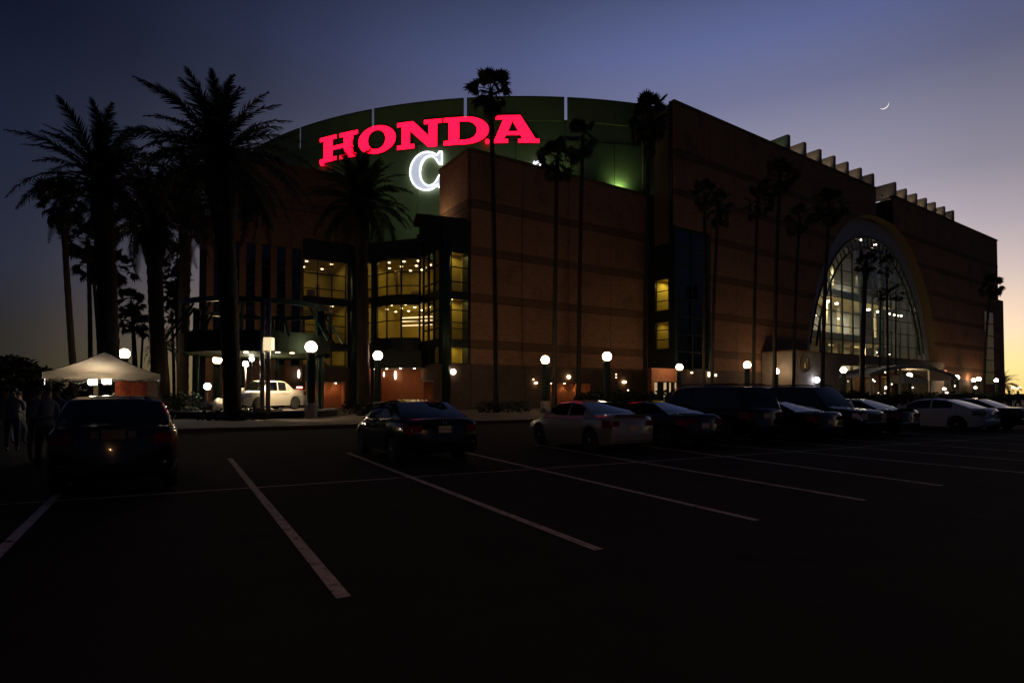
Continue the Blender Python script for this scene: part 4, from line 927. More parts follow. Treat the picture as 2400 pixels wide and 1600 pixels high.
def fan_palm(label, px_base, Y, px_crown, py_crown, r=.2, nl=30, sc=1.0, seed=0, skirt=6, spread=1.0, curve=1.6):
    sc *= .94; nl = int(nl * .86); x, y = XY(px_base, Y); top = AT(px_crown, py_crown, Y); rd = random.Random(seed)
    t = thing('fan_palm', label, 'palm tree', (x, y, .1), 0, 'fan palms')
    h = top.z - .1; lx = top.x - x; path = smooth_path(h, (lx, 0, curve), h)
    link('trunk', trunk_mesh(path, [r * 1.35] + [r * (1.05 - .25 * i / 8) for i in range(1, 9)], seed, 26), t)
    for i in range(nl):
        u = (i + .5) / nl; phi = i * 2.39996 + rd.uniform(-.5, .5); elev = R(86) - u * R(140) * spread + R(rd.uniform(-14, 14))
        o = link('fan_leaf', FAN[0 if u < .4 else (1 if u < .7 else 2)], t, (lx, 0, h + rd.uniform(-.3, .15) - .3 * u), None, sc * rd.uniform(.8, 1.2))
        o.rotation_euler = (Matrix.Rotation(phi, 3, 'Z') @ Matrix.Rotation(-elev, 3, 'Y') @ Matrix.Rotation(R(rd.uniform(-50, 50)), 3, 'X')).to_euler()
    for i in range(skirt):
        phi = i * 2.39996; o = link('dead_leaf', DEAD, t, (lx, 0, h - .45 - .12 * i), None, sc * rd.uniform(.7, 1.0))
        o.rotation_euler = (Matrix.Rotation(phi, 3, 'Z') @ Matrix.Rotation(R(rd.uniform(55, 80)), 3, 'Y')).to_euler()
    return t

date_palm('tallest thick date palm in front of the pavilion, crown left of the red letters', 546, 33.0, 516, 376, .44, .56, .86, 68, 1.04, 1)
date_palm('thick date palm behind the white tent, its crown spreading furthest left', 262, 35.5, 236, 425, .50, .54, .62, 62, .96, 2)
date_palm('date palm with a bulging trunk top, between the two largest ones', 372, 42.0, 358, 512, .48, .50, .82, 66, .92, 3)
date_palm('slimmer date palm just left of the arena, close behind the pavilion truss', 428, 47.0, 436, 470, .42, .40, .5, 70, 1.0, 4)
date_palm('date palm before the glazed corner, its fronds crossing the foot of the red letters', 852, 44.5, 846, 476, .50, .42, .6, 60, .92, 5)
date_palm('small young date palm low beside the tent', 396, 52.0, 384, 806, .2, .2, .25, 34, .44, 6)
date_palm('small dark date palm low on the bright horizon', 2352, 160, 2352, 898, .45, .4, .5, 36, .85, 7)
fan_palm('tallest slim fan palm, rising through the end of the red letters', 1163, 48.0, 1150, 208, .21, 34, 1.12, 21, 8, 1.1)
fan_palm('slim fan palm crossing the brick roof edge, left of two neighbours', 1299, 55.0, 1306, 372, .22, 32, 1.12, 22, 7)
fan_palm('slim fan palm crossing the brick roof edge, right of two neighbours', 1356, 58.0, 1366, 318, .22, 24, 1.12, 23, 8, 1.25)
fan_palm('fan palm with a thick skirt of dead leaves before the dark gap between brick blocks', 1512, 60.0, 1523, 268, .24, 52, 1.3, 24, 26)
fan_palm('slim fan palm at the tall dark window, left of a close pair', 1650, 66.0, 1652, 452, .2, 26, 1.05, 25, 4)
fan_palm('slim fan palm at the tall dark window, right of a close pair', 1668, 63.0, 1684, 478, .2, 26, 1.05, 26, 4)
fan_palm('slim fan palm on the long facade, lower and left of the tallest there', 1766, 63.0, 1776, 468, .19, 26, 1.02, 27, 4)
fan_palm('slim fan palm on the long facade, the tallest there', 1815, 60.0, 1828, 405, .2, 34, 1.15, 28, 5)
fan_palm('thin fan palm with a small crown between the tallest one and the arch', 1860, 67.0, 1874, 508, .17, 20, 1.0, 29, 4)
fan_palm('fan palm whose trunk crosses the left edge of the arched window', 1928, 64.0, 1944, 478, .2, 30, 1.1, 30, 5)
fan_palm('thick trunked fan palm in front of the middle of the arched window', 2020, 70.0, 2030, 612, .28, 30, .72, 31, 10)
fan_palm('thin fan palm before the arched window with a crown halfway up', 2062, 84.0, 2064, 682, .13, 12, .8, 32, 3)
fan_palm('thin fan palm before the right half of the arched window', 2100, 86.0, 2100, 684, .12, 12, .8, 33, 3)
fan_palm('fan palm before the arched window with a ragged crown near its top', 2082, 80.0, 2078, 622, .16, 11, .85, 34, 3)
fan_palm('fan palm at the far end of the long facade, leaves against the orange sky', 2306, 108.0, 2322, 668, .22, 26, 1.25, 35, 4)
fan_palm('tall curved fan palm, leftmost of those behind the tent', 182, 47.0, 146, 468, .24, 32, 1.15, 36, 12, 1.1, .85)
fan_palm('slim fan palm just left of the thick trunk behind the tent', 212, 55.0, 206, 560, .2, 30, 1.1, 37, 8)
fan_palm('slim leaning fan palm next to the thick trunk behind the tent', 236, 58.0, 216, 618, .18, 26, 1.05, 38, 6)
fan_palm('fan palm with leaves showing right of the thick trunk behind the tent', 262, 62.0, 268, 622, .2, 26, 1.25, 39, 4)
fan_palm('far slim fan palm, tallest of three at the lamp globe', 314, 88.0, 308, 706, .2, 26, 1.35, 40, 5)
fan_palm('far slim fan palm, lower and middle one of three at the lamp globe', 322, 90.0, 312, 745, .18, 26, 1.35, 41, 5)
fan_palm('far slim fan palm, right one of three at the lamp globe', 328, 92.0, 336, 762, .18, 24, 1.3, 42, 5)
fan_palm('fan palm with its crown beside the slimmer date palm trunk, highest of four', 424, 72.0, 416, 606, .22, 22, 1.2, 43, 3)
fan_palm('fan palm crown beside the slimmer date palm trunk, second from top of four', 418, 74.0, 412, 656, .2, 20, 1.15, 44, 3)
fan_palm('fan palm crown beside the slimmer date palm trunk, third of four', 420, 76.0, 410, 690, .2, 24, 1.2, 45, 3)
fan_palm('fan palm crown beside the slimmer date palm trunk, lowest of four', 408, 78.0, 402, 728, .2, 18, 1.0, 46, 3)

# ---- broad trees, shrubs and hedges made of many small leaves
def leaf_cloud(blobs, size, dens, seed, m=leaf_tree):
    rd = random.Random(seed); mb = MB()
    for cx, cy, cz, rx, ry, rz in blobs:
        n = int(dens * (rx * ry + rx * rz + ry * rz))
        for i in range(n):
            while True:
                p = Vector((rd.uniform(-1, 1), rd.uniform(-1, 1), rd.uniform(-1, 1)))
                if .25 < p.length < 1: break
            q = Vector((cx + p.x * rx, cy + p.y * ry, cz + p.z * rz)); a = Vector((rd.uniform(-1, 1), rd.uniform(-1, 1), rd.uniform(-.6, .6))).normalized(); b = a.orthogonal().normalized(); s = size * rd.uniform(.5, 1.2)
            mb.add([q - a * s, q + b * s * .5, q + a * s, q - b * s * .5], [(0, 1, 2, 3)])
    return mb
def broad_tree(label, px_, Y, h, w, seed):
    x, y = XY(px_, Y); t = thing('broad_tree', label, 'tree', (x, y, 0), 0, 'dark trees on the left skyline'); rd = random.Random(seed)
    mb = MB(); mb.tube([(0, 0, 0), (.1, 0, h * .3), (0, .1, h * .55)], [.35, .26, .16], 8)
    for i in range(5):
        a = i * 1.26; mb.tube([(.05, 0, h * .32), (cos(a) * w * .3, sin(a) * w * .3, h * .6)], [.14, .05], 6)
    mb.build('trunk', bark, t)
    bl = [(rd.uniform(-.6, .6) * w, rd.uniform(-.5, .5) * w, h * rd.uniform(.5, .85), w * rd.uniform(.28, .5), w * rd.uniform(.28, .5), h * rd.uniform(.10, .17)) for i in range(12)]
    leaf_cloud(bl, .24, 42, seed).build('crown', leaf_tree, t)
broad_tree('dark round topped tree at the left edge of the picture', 8, 46, 5.0, 3.6, 61)
broad_tree('lower dark tree between the left edge and the white tent', 70, 52, 3.6, 2.6, 62)
broad_tree('low dark tree behind the people, left of the tent', 122, 60, 3.2, 3.4, 63)
def shrub(label, px_, Y, blobs, seed, size=.12, name='shrub', z=.15):
    x, y = XY(px_, Y); mb = leaf_cloud(blobs, size, 150, seed); o = mb.build(name, leaf_tree); o.location = (x, y, z); tag(o, label, 'shrub', 'low shrubs along the pavement'); return o
shrub('low dark hedge round the foot of the tallest date palm', 548, 32.6, [(dx * .75, 0, .32, .55, .6, .38) for dx in range(-2, 3)], 1)
shrub('dark shrub at the foot of the palm by the glazed corner', 846, 44, [(dx * .8, 0, .5, .7, .6, .6) for dx in range(-1, 2)], 2)
shrub('dark shrub at the foot of the palm behind the black sedan', 1180, 47.6, [(dx * .8, 0, .45, .7, .6, .55) for dx in range(-2, 3)], 3)
shrub('bushy planting under the curved second storey windows', 924, 60.8, [(dx * .8, 0, 6.9, .8, .4, .7) for dx in range(-2, 3)], 4, .14, z=0.0)
shrub('tall dark shrubs between the palm trunks and the pavilion', 425, 36, [(dx * .7, 0, .8, .6, .6, .9) for dx in range(-1, 2)], 5)
for i, (px_, Y, lb) in enumerate(((1905, 66, 'dark shrubs in front of the porch wall'), (2030, 70, 'dark shrubs before the curved porch canopy'), (2215, 88, 'dark shrubs right of the porch'), (2300, 105, 'dark shrubs at the end of the long facade'), (1700, 58, 'dark shrubs below the long brick facade'), (1480, 56, 'dark shrubs at the foot of the dark gap between the blocks'))):
    shrub(lb, px_, Y, [(dx * 1.5, rng.uniform(-.4, .4), .9, 1.2, .9, rng.uniform(.8, 1.2)) for dx in range(-3, 4)], 20 + i, .2)
for i, (px_, Y, lb, n_) in enumerate(((40, 70, 'long dark hedge on the left skyline', 9), (2385, 190, 'dark hedge on the bright right horizon', 12))):
    shrub(lb, px_, Y, [(dx * 2.4, 0, .8, 1.8, 1.2, rng.uniform(.9, 1.6)) for dx in range(-n_ // 2, n_ // 2)], 30 + i, .3, 'hedge', 0)

# ================================================================== CARS
tyre_m = mat('black_tyre', (.012, .012, .012), .85); rim_m = mat('alloy_rim', (.55, .55, .56), .22, .9); trim_m = mat('black_trim', (.012, .012, .013), .5)
tail_m = mat('red_tail_lens', (.13, .006, .006), .12, coat=.3); head_m = mat('clear_headlamp_lens', (.50, .50, .52), .08, .3, coat=.6); plate_w = mat('white_number_plate', (.40, .38, .36), .45, var=.3, vscale=25); chrome = mat('chrome', (.7, .7, .7), .12, 1.0)
amber_m = mat('amber_lens', (.55, .18, .03), .15, coat=.5)
def interp(pts, x):
    if x <= pts[0][0]: return pts[0][1]
    for (a, p), (b, q) in zip(pts, pts[1:]):
        if x <= b:
            t = (x - a) / (b - a); t = t * t * (3 - 2 * t) * .5 + t * .5; return p + (q - p) * t
    return pts[-1][1]
def wheel_meshes(r, w=.21, spokes=5):
    mb = MB(); mb.lathe([(r * .62, -w / 2), (r * .93, -w / 2), (r, -w * .36), (r, w * .36), (r * .93, w / 2), (r * .62, w / 2)], 26, axis='y'); ty = mb.mesh('tyre', tyre_m, True)
    mb = MB(); ro = r * .64
    mb.lathe([(ro * .97, -.07), (ro * .97, .0), (ro * .2, .005)], 26, axis='y', mi=1); k0 = len(mb.f); mb.lathe([(ro, -.02), (ro, .09), (ro * .92, .095), (ro * .90, .01)], 26, axis='y'); mb.f = mb.f[:-2]; mb.m = mb.m[:-2]
    for i in range(spokes):
        a = 2 * pi * i / spokes; d = Vector((cos(a), 0, sin(a))); s = Vector((-sin(a), 0, cos(a)))
        p0, p1 = d * ro * .10, d * ro * .92
        mb.hexa([p0 - s * .05 + Vector((0, .03, 0)), p1 - s * .028 + Vector((0, .03, 0)), p1 + s * .028 + Vector((0, .03, 0)), p0 + s * .05 + Vector((0, .03, 0)), p0 - s * .045 + Vector((0, .10, 0)), p1 - s * .022 + Vector((0, .085, 0)), p1 + s * .022 + Vector((0, .085, 0)), p0 + s * .045 + Vector((0, .10, 0))])
    mb.lathe([(.06, .02), (.06, .11), (.03, .115)], 12, axis='y'); rm = mb.mesh('rim', [rim_m, trim_m], False, True)
    return ty, rm
def make_car(name, label, cat, paint, S, loc, head, group='cars parked in the lot', plate=None, gls=None):
    """S: measurements; the car's nose points along heading angle 'head' (radians, world)"""
    L, W, H = S['L'], S['W'], S['H']; wb, rw_ = S['wb'], S['r']; cl = S.get('cl', .2)
    t = thing(name, label, cat, loc, head, group); gls = gls or carglass
    xw = [S.get('xr', -wb / 2 - .02), S.get('xr', -wb / 2 - .02) + wb]; ra = rw_ + .065
    top = S['top']; xa, xb, xc, xd = S['cab']
    xs = set(-L / 2 + L * i / 62 for i in range(63)) | {-L / 2 + .04, -L / 2 + .1, L / 2 - .04, L / 2 - .1}
    for q in xw:
        for k in range(13): xs.add(q + ra * cos(pi * k / 12))
    xs = sorted(xs); xs = [x for i, x in enumerate(xs) if i == 0 or x - xs[i - 1] > .006]
    def hw(x):
        u = 2 * x / L; e = abs(u) ** (7 if u < 0 else 5); return W / 2 * (1 - (.13 if u < 0 else .20) * e - .02 * u * u)
    def bot(x):
        b = cl + .10 * max(0, (abs(x) - L / 2 + .5) / .5) ** 2
        for q in xw:
            if abs(x - q) < ra: b = max(b, rw_ + sqrt(max(0, ra * ra - (x - q) ** 2)))
        return b
    rows_ = []
    for x in xs:
        w, b, tp = hw(x), bot(x), interp(top, x); b = min(b, tp - .14); bf = cl + .08; hgt = tp - max(cl, 0) 
        z3 = max(b + .012, cl + .30 * hgt); z4 = max(z3 + .012, cl + .62 * hgt); z5 = max(z4 + .01, tp - .10)
        rows_.append([(0, bf), (.70 * w, bf), (.965 * w, b), (w, z3), (w * 1.005, z4), (.985 * w, z5), (.925 * w, tp - .022), (.6 * w, tp + .008), (0, tp + .02)])
    parts = {}
    def face(nm, q): parts.setdefault(nm, []).append(q)
    nr = len(rows_[0]); V = []; idx = {}
    for i, x in enumerate(xs):
        for j, (y, z) in enumerate(rows_[i]):
            for s in ((1, -1) if j not in (0, nr - 1) else (1,)):
                idx[(i, j, s)] = len(V); V.append((x, s * y, z))
            if j in (0, nr - 1): idx[(i, j, -1)] = idx[(i, j, 1)]
    doors = S.get('doors', [])
    for i in range(len(xs) - 1):
        xm = (xs[i] + xs[i + 1]) / 2
        for j in range(nr - 1):
            for s in (1, -1):
                q = (idx[(i, j, s)], idx[(i + 1, j, s)], idx[(i + 1, j + 1, s)], idx[(i, j + 1, s)])
                if s == 1: q = q[::-1]
                nm = 'body'
                if 2 <= j <= 4:
                    for k, (d0, d1) in enumerate(doors):
                        if d0 < xm < d1 and not any(abs(xm - w_) < ra for w_ in xw): nm = 'door%d%d' % (k, s)
                if j == 4 and xm < -L / 2 + S.get('tl', .34): nm = 'tail_light%d' % s
                if j == 4 and xm > L / 2 - S.get('hl', .50): nm = 'headlight%d' % s
                if j <= 1: nm = 'underbody'
                if S.get('bed') and j >= 6 and -L / 2 + .12 < xm < xd - .05: nm = 'bed_cover'
                face(nm, q)
    for e, i in ((-1, 0), (1, len(xs) - 1)):                # closed ends
        ring = [idx[(i, j, 1)] for j in range(nr)] + [idx[(i, j, -1)] for j in range(nr - 2, 0, -1)]
        face('body', tuple(ring if e == 1 else ring[::-1]))
    # greenhouse
    zb0, zb1 = interp(top, xd), interp(top, xa); wr_ = W / 2 * S.get('roofw', .70)
    gx = sorted(set([xd + (xa - xd) * i / 44 for i in range(45)] + [xb, xc] + [b for d in S['win'] for b in d]))
    gx = [x for i, x in enumerate(gx) if i == 0 or x - gx[i - 1] > .004]
    roof = [(xd, zb0), (xc, H - S.get('rd', .05)), ((xb + xc) / 2, H), (xb, H - .045), (xa, zb1)]
    def roofz(x):
        if x <= xc: t_ = max(0, (x - xd) / (xc - xd)); return zb0 + (roof[1][1] - zb0) * (t_ ** S.get('rexp', .9))
        if x >= xb: t_ = max(0, (xa - x) / (xa - xb)); return zb1 + (roof[3][1] - zb1) * (t_ ** .92)
        return interp(roof[1:4], x)
    grow = []
    for x in gx:
        zb = interp(top, x) - .015; h = max(roofz(x), zb + .02); wbelt = hw(x) * .925
        def yz(z): f = max(0, min(1, (z - zb) / (H - zb))); return wbelt + (wr_ - wbelt) * (f ** 1.15)
        grow.append([(yz(zb), zb), (yz(zb + .06 * (h - zb)), zb + .06 * (h - zb)), (yz(zb + .5 * (h - zb)), zb + .5 * (h - zb)), (yz(zb + .88 * (h - zb)), zb + .88 * (h - zb)), (yz(h) * .955, h - .006), (yz(h) * .55, h + .012), (0, h + .018)])
    gi = {}; ng = 7
    for i, x in enumerate(gx):
        for j, (y, z) in enumerate(grow[i]):
            for s in ((1, -1) if j < ng - 1 else (1,)): gi[(i, j, s)] = len(V); V.append((x, s * y, z))
            if j == ng - 1: gi[(i, j, -1)] = gi[(i, j, 1)]
    for i in range(len(gx) - 1):
        xm = (gx[i] + gx[i + 1]) / 2
        for j in range(ng - 1):
            for s in (1, -1):
                q = (gi[(i, j, s)], gi[(i + 1, j, s)], gi[(i + 1, j + 1, s)], gi[(i, j + 1, s)])
                if s == 1: q = q[::-1]
                nm = 'roof'
                if j in (1, 2):
                    for k, (d0, d1) in enumerate(S['win']):
                        if d0 < xm < d1: nm = 'side_window%d%d' % (k, s)
                if j in (4, 5):
                    if xb + .03 < xm < xa - .02: nm = 'windshield'
                    if xd + .03 < xm < xc - .03: nm = 'rear_window'
                face(nm, q)
    MT = {'body': paint, 'roof': paint, 'underbody': trim_m, 'tail_light': tail_m, 'headlight': head_m, 'windshield': gls, 'rear_window': gls, 'bed_cover': trim_m, 'front_bumper': paint, 'rear_bumper': paint}
    made = {}
    for nm, fs in parts.items():
        base = nm.rstrip('-0123456789'); m = MT.get(base, gls if base == 'side_window' else paint)
        used = {}; vs = []; ff = []
        for q in fs:
            r_ = []
            for v in q:
                if v not in used: used[v] = len(vs); vs.append(V[v])
                r_.append(used[v])
            ff.append(tuple(r_))
        mb = MB(); mb.v = vs; mb.f = ff; mb.m = [0] * len(ff)
        made[nm] = mb.build(base, m, t, True)
    for nm, o in made.items():                              # door handles
        if nm.startswith('door'):
            k = int(nm[4]); s = int(nm[5:]); d0, d1 = doors[k]; x = d0 + .16; z = interp(top, x) - .17
            mb = MB(); mb.box(x, x + .17, s * hw(x) * 1.0 - .012, s * hw(x) * 1.0 + .026 * s if s > 0 else s * hw(x) * 1.0 + .012, z, z + .035) if s > 0 else mb.box(x, x + .17, -hw(x) - .026, -hw(x) + .012, z, z + .035)
            mb.build('handle', S.get('handle', paint), o)
    ty, rm = S['_w'] if '_w' in S else wheel_meshes(rw_, S.get('tw', .21), S.get('spokes', 5)); S['_w'] = (ty, rm)
    for q in xw:
        for s in (1, -1):
            o = link('wheel', ty, t, (q, s * (W / 2 - .135), rw_), (0, 0, 0 if s > 0 else pi)); link('rim', rm, o)
    # lamps on the ends, number plate, mirrors, grille
    zt = interp(top, -L / 2 + .12); zl1 = zt - .12; zl0 = max(cl + .62 * (zt - cl), zl1 - S.get('tlh', .15)); we = hw(-L / 2)
    for s in (1, -1):
        mb = MB(); mb.box(-L / 2 - .02, -L / 2 + .04, s * we * .68 if s > 0 else -we * .97, s * we * .97 if s > 0 else -we * .68, zl0, zl1); o = mb.build('tail_light', tail_m, t)
        zh_ = interp(top, L / 2 - .12); wf = hw(L / 2)
        mb = MB(); mb.box(L / 2 - .05, L / 2 + .015, wf * .58 if s > 0 else -wf * .99, wf * .99 if s > 0 else -wf * .58, cl + .60 * (zh_ - cl), zh_ - .07); mb.build('headlight', head_m, t)
        xm = xa - .22; mb = MB(); yb = hw(xm) * .95; z = interp(top, xm) + .06
        mb.hexa([(xm - .06, s * yb, z), (xm + .06, s * yb, z), (xm + .03, s * (yb + .24), z + .01), (xm - .07, s * (yb + .24), z + .01), (xm - .06, s * (yb + .06), z + .13), (xm + .03, s * (yb + .06), z + .13), (xm, s * (yb + .22), z + .14), (xm - .07, s * (yb + .22), z + .14)])
        mb.build('mirror', paint, t, fixn=True)
    zp = S.get('plate_z', cl + .50 * (zt - cl)); mb = MB(); mb.box(-L / 2 - .03, -L / 2 - .012, -.155, .155, zp, zp + .155); pl = mb.build('number_plate', S.get('plate_mat', plate_w), t)
    mb = MB(); rd = random.Random(int(L * 1000))
    if plate:
        cu = bpy.data.curves.new('plate_text', 'FONT'); cu.body = plate; cu.size = .085; cu.align_x = 'CENTER'; cu.extrude = .001; cu.materials.append(mat('plate_ink', (.03, .04, .10), .5))
        tmp = bpy.data.objects.new('plate_text', cu); COL.objects.link(tmp); tm = bpy.data.meshes.new_from_object(tmp.evaluated_get(bpy.context.evaluated_depsgraph_get())); bpy.data.objects.remove(tmp)
        o = link('plate_text', tm, pl, (-L / 2 - .032, 0, zp + .045), (pi / 2, 0, -pi / 2))
    for s in (1, -1):
        mb = MB(); mb.box(-L / 2 - .022, -L / 2 + .01, .19 if s > 0 else -.30, .30 if s > 0 else -.19, zp + .02, zp + .13)
        if S.get('reflect'): mb.build('reversing_light', mat('dull_reversing_lens', (.12, .12, .12), .15, var=.3, vscale=20), t)
    for e, nm in ((-1, 'rear_bumper'), (1, 'front_bumper')):
        wq = hw(e * L / 2) * .97; x0, x1, x2 = e * (L / 2 - .10), e * (L / 2 + .035), e * (L / 2 + .06); z0, z1 = cl + .12, cl + .34; mb = MB()
        sec = [(x0, z0), (x1, z0), (x2, z0 + .05), (x2, z1 - .04), (x1, z1), (x0, z1)]; ys = (-wq, -wq * .9, wq * .9, wq)
        vs = [(x - (e * .10 if k in (0, 3) and i not in (0, 5) else 0), y, z) for k, y in enumerate(ys) for i, (x, z) in enumerate(sec)]
        fs = [(k * 6 + i, k * 6 + (i + 1) % 6, (k + 1) * 6 + (i + 1) % 6, (k + 1) * 6 + i) for k in range(3) for i in range(6)] + [tuple(range(6)), tuple(range(18, 24))]
        mb.add(vs, fs); mb.build(nm, paint, t, False, True)
    zg = interp(top, L / 2 - .12); mb = MB(); mb.box(L / 2 - .03, L / 2 + .02, -wf * .52, wf * .52, cl + .34 * (zg - cl), zg - .09); g_ = mb.build('grille', trim_m, t)
    for k in range(4):
        z = cl + .34 * (zg - cl) + (k + .5) * (.66 * (zg - cl) - .09) / 4; mb = MB(); mb.box(L / 2 + .02, L / 2 + .03, -wf * .50, wf * .50, z - .012, z + .012); mb.build('grille_bar', chrome, g_)
    if S.get('rails'):
        for s in (1, -1):
            mb = MB(); mb.tube([(xc + .1, s * wr_ * .86, H + .01), (xc + .2, s * wr_ * .86, H + .06), (xb - .2, s * wr_ * .86, H + .06), (xb, s * wr_ * .86, H + .0)], .02, 6); mb.build('roof_rail', trim_m, t)
    if S.get('spoiler'):
        mb = MB(); mb.hexa([(-L / 2 + .02, -.6, zt + .0), (-L / 2 + .22, -.6, zt + .02), (-L / 2 + .22, .6, zt + .02), (-L / 2 + .02, .6, zt + .0), (-L / 2 - .02, -.6, zt + .06), (-L / 2 + .12, -.6, zt + .05), (-L / 2 + .12, .6, zt + .05), (-L / 2 - .02, .6, zt + .06)]); mb.build('boot_lip', paint, t)
    if S.get('exhaust'):
        mb = MB(); mb.tube([(-L / 2 - .03, -.5, cl + .06), (-L / 2 + .3, -.5, cl + .06)], .045, 10); mb.build('exhaust_pipe', chrome, t)
    return t
def sedan(**k):
    L = k.get('L', 4.6); H = k.get('H', 1.43); dk = k.get('deck', 1.02); hd = k.get('hood', .92)
    d = dict(L=L, W=1.78, H=H, wb=2.67, r=.315, xr=-1.36, top=[(-L / 2, dk - .12), (-L / 2 + .10, dk - .01), (-1.2, dk), (-.2, .98), (1.05, .97), (L / 2 - .7, hd - .06), (L / 2 - .18, hd - .18), (L / 2, hd - .34)],
             cab=(1.12, .38, -.72, -1.52), win=[(-1.02, -.30), (-.22, .72)], doors=[(-1.05, -.27), (-.25, .78)], roofw=.70, reflect=False, spokes=5, exhaust=True)
    d.update(k); return d
def suv(**k):
    L = k.get('L', 5.0); H = k.get('H', 1.90)
    d = dict(L=L, W=1.98, H=H, wb=2.95, r=.38, xr=-1.55, cl=.28, top=[(-L / 2, 1.10), (-L / 2 + .08, 1.16), (-1.5, 1.18), (1.1, 1.16), (L / 2 - .8, 1.10), (L / 2 - .15, 1.02), (L / 2, .86)],
             cab=(1.30, .62, -L / 2 + .42, -L / 2 + .06), win=[(-2.05, -1.15), (-1.05, -.15), (-.05, .95)], doors=[(-1.1, -.12), (-.1, .98)], roofw=.78, rexp=.75, rails=True, tw=.25, spokes=6, plate_z=.85)
    d.update(k); return d
def paintm(name, c, r=.25, metal=0): return mat(name, c, r, metal, coat=.85, spec=.2)
black_p = paintm('black_paint', (.004, .004, .004), .2); silver_p = paintm('silver_paint', (.31, .315, .32), .3, .55); dark_p = paintm('charcoal_paint', (.012, .013, .016), .22); white_p = paintm('white_paint', (.55, .56, .58), .28, .1); navy_p = paintm('navy_paint', (.006, .006, .008), .2); gold_p = paintm('light_silver_paint', (.66, .63, .56), .3, .35)
HD = atan2(DL.y, DL.x)                                       # heading of cars parked nose-in
C0 = Vector((2.23, 16.36, 0))                                # rear-left tyre of the silver sedan
RIGHT = Vector((DL.y, -DL.x, 0))
def stall(k, side=.79, fwd=1.38, jx=0, jy=0):
    q = C0 + DC * PITCHW * k + RIGHT * (side + jx) + DL * (fwd + jy); return (q.x, q.y, 0)
make_car('hatchback', 'dark hatchback seen from straight behind, at the left, before the white tent', 'car', black_p, sedan(L=4.4, H=1.57, W=1.84, deck=1.14, top=[(-2.2, 1.00), (-2.12, 1.10), (-1.2, 1.10), (1.0, 1.02), (1.6, .96), (2.05, .80), (2.2, .62)], cab=(1.15, .35, -1.62, -2.12), win=[(-1.55, -1.1), (-1.02, -.28), (-.2, .75)], roofw=.68, reflect=True, rexp=.8, plate_z=.90, plate_mat=mat('shaded_number_plate', (.09, .085, .07), .5, var=.4, vscale=25), xr=-1.32, exhaust=False), (-7.42, 11.05, 0), HD + .03)  # plate colour darkened on this car so that it looks unlit
carB = make_car('black_sedan', 'glossy black sedan seen from behind, with red reflections, nearest in the row', 'car', black_p, sedan(L=4.80, H=1.47, W=1.90, deck=1.05, cab=(1.15, .30, -.95, -1.86), win=[(-1.2, -.38), (-.3, .72)], plate_z=.74), stall(-2, .80, 1.40), HD, plate='5XWT746')
for s in (1, -1):                                            # slanted-bar badge on the boot lid
    mb = MB(); mb.tube([(-2.40, s * .028, .93), (-2.39, s * .045, 1.0)], .008, 5); mb.build('boot_badge', chrome, carB)
mb = MB(); mb.tube([(-2.395, .034, .965), (-2.395, -.034, .965)], .007, 5); mb.build('boot_badge', chrome, carB)
make_car('silver_sedan', 'silver sedan parked beside the black sedan, its pale boot lid catching the light', 'car', silver_p, sedan(L=4.45, H=1.42, W=1.73, spoiler=True), stall(0), HD)
make_car('dark_sedan', 'dark sedan with a white number plate between silver sedan and black SUV', 'car', dark_p, sedan(L=4.5, H=1.40), stall(1, jy=.1), HD)
make_car('rear_facing_suv', 'tall black SUV seen from behind with a grey reflecting rear window', 'SUV', black_p, suv(), stall(2, .85, 1.5, 0, .35), HD)
make_car('dark_coupe', 'dark sedan mostly hidden between the two tall SUVs', 'car', navy_p, sedan(L=4.55, H=1.38), stall(3, jy=-.1), HD)
gsuv = make_car('front_facing_suv', 'black SUV parked nose out with a chrome grille', 'SUV', black_p, suv(L=5.15, H=1.93, hl=.3), stall(4, .85, 1.55, 0, .2), HD + pi)
make_car('low_dark_sedan', 'dark sedan right of the nose-out SUV, its boot and plate showing', 'car', dark_p, sedan(L=4.6, H=1.42, spoiler=True), stall(5, jy=.35), HD)
make_car('white_sedan', 'white sedan with a curved roof standing apart at the right', 'car', white_p, sedan(L=4.58, H=1.43, W=1.8, cab=(1.15, .25, -.85, -1.85), win=[(-1.15, -.36), (-.28, .70)]), stall(7), HD)
make_car('black_saloon', 'black sedan last in the row, behind the white sedan', 'car', black_p, sedan(L=4.7, H=1.42), stall(8, jy=-.1), HD)
tq = AT(627, 925, 38.6)
truck = make_car('display_pickup', 'pale silver crew cab pickup shown on the stage under the pavilion', 'pickup truck', gold_p, dict(L=5.25, W=1.99, H=1.92, wb=3.1, r=.40, xr=-1.52, cl=.28, tw=.24, spokes=5, bed=True,
    top=[(-2.62, 1.26), (-2.54, 1.36), (-1.6, 1.35), (-.9, 1.24), (1.15, 1.23), (1.9, 1.20), (2.45, 1.14), (2.62, .98)], cab=(1.30, .62, -.72, -1.40), win=[(-.72, -.06), (.02, 1.0)], doors=[(-.75, 0), (.02, 1.05)], roofw=.80, rexp=.8, plate_z=.75), (tq.x, tq.y, .62), R(246), 'vehicles on show under the pavilion', gls=glass('show_glass', (.2, .2, .18), .1))
x, y = XY(528, 40.2)
make_car('dark_show_car', 'dark car behind the big palm trunk, left of the display pickup', 'car', dark_p, sedan(L=4.3), (x - .3, y + 5.2, .15), R(200), 'vehicles on show under the pavilion')

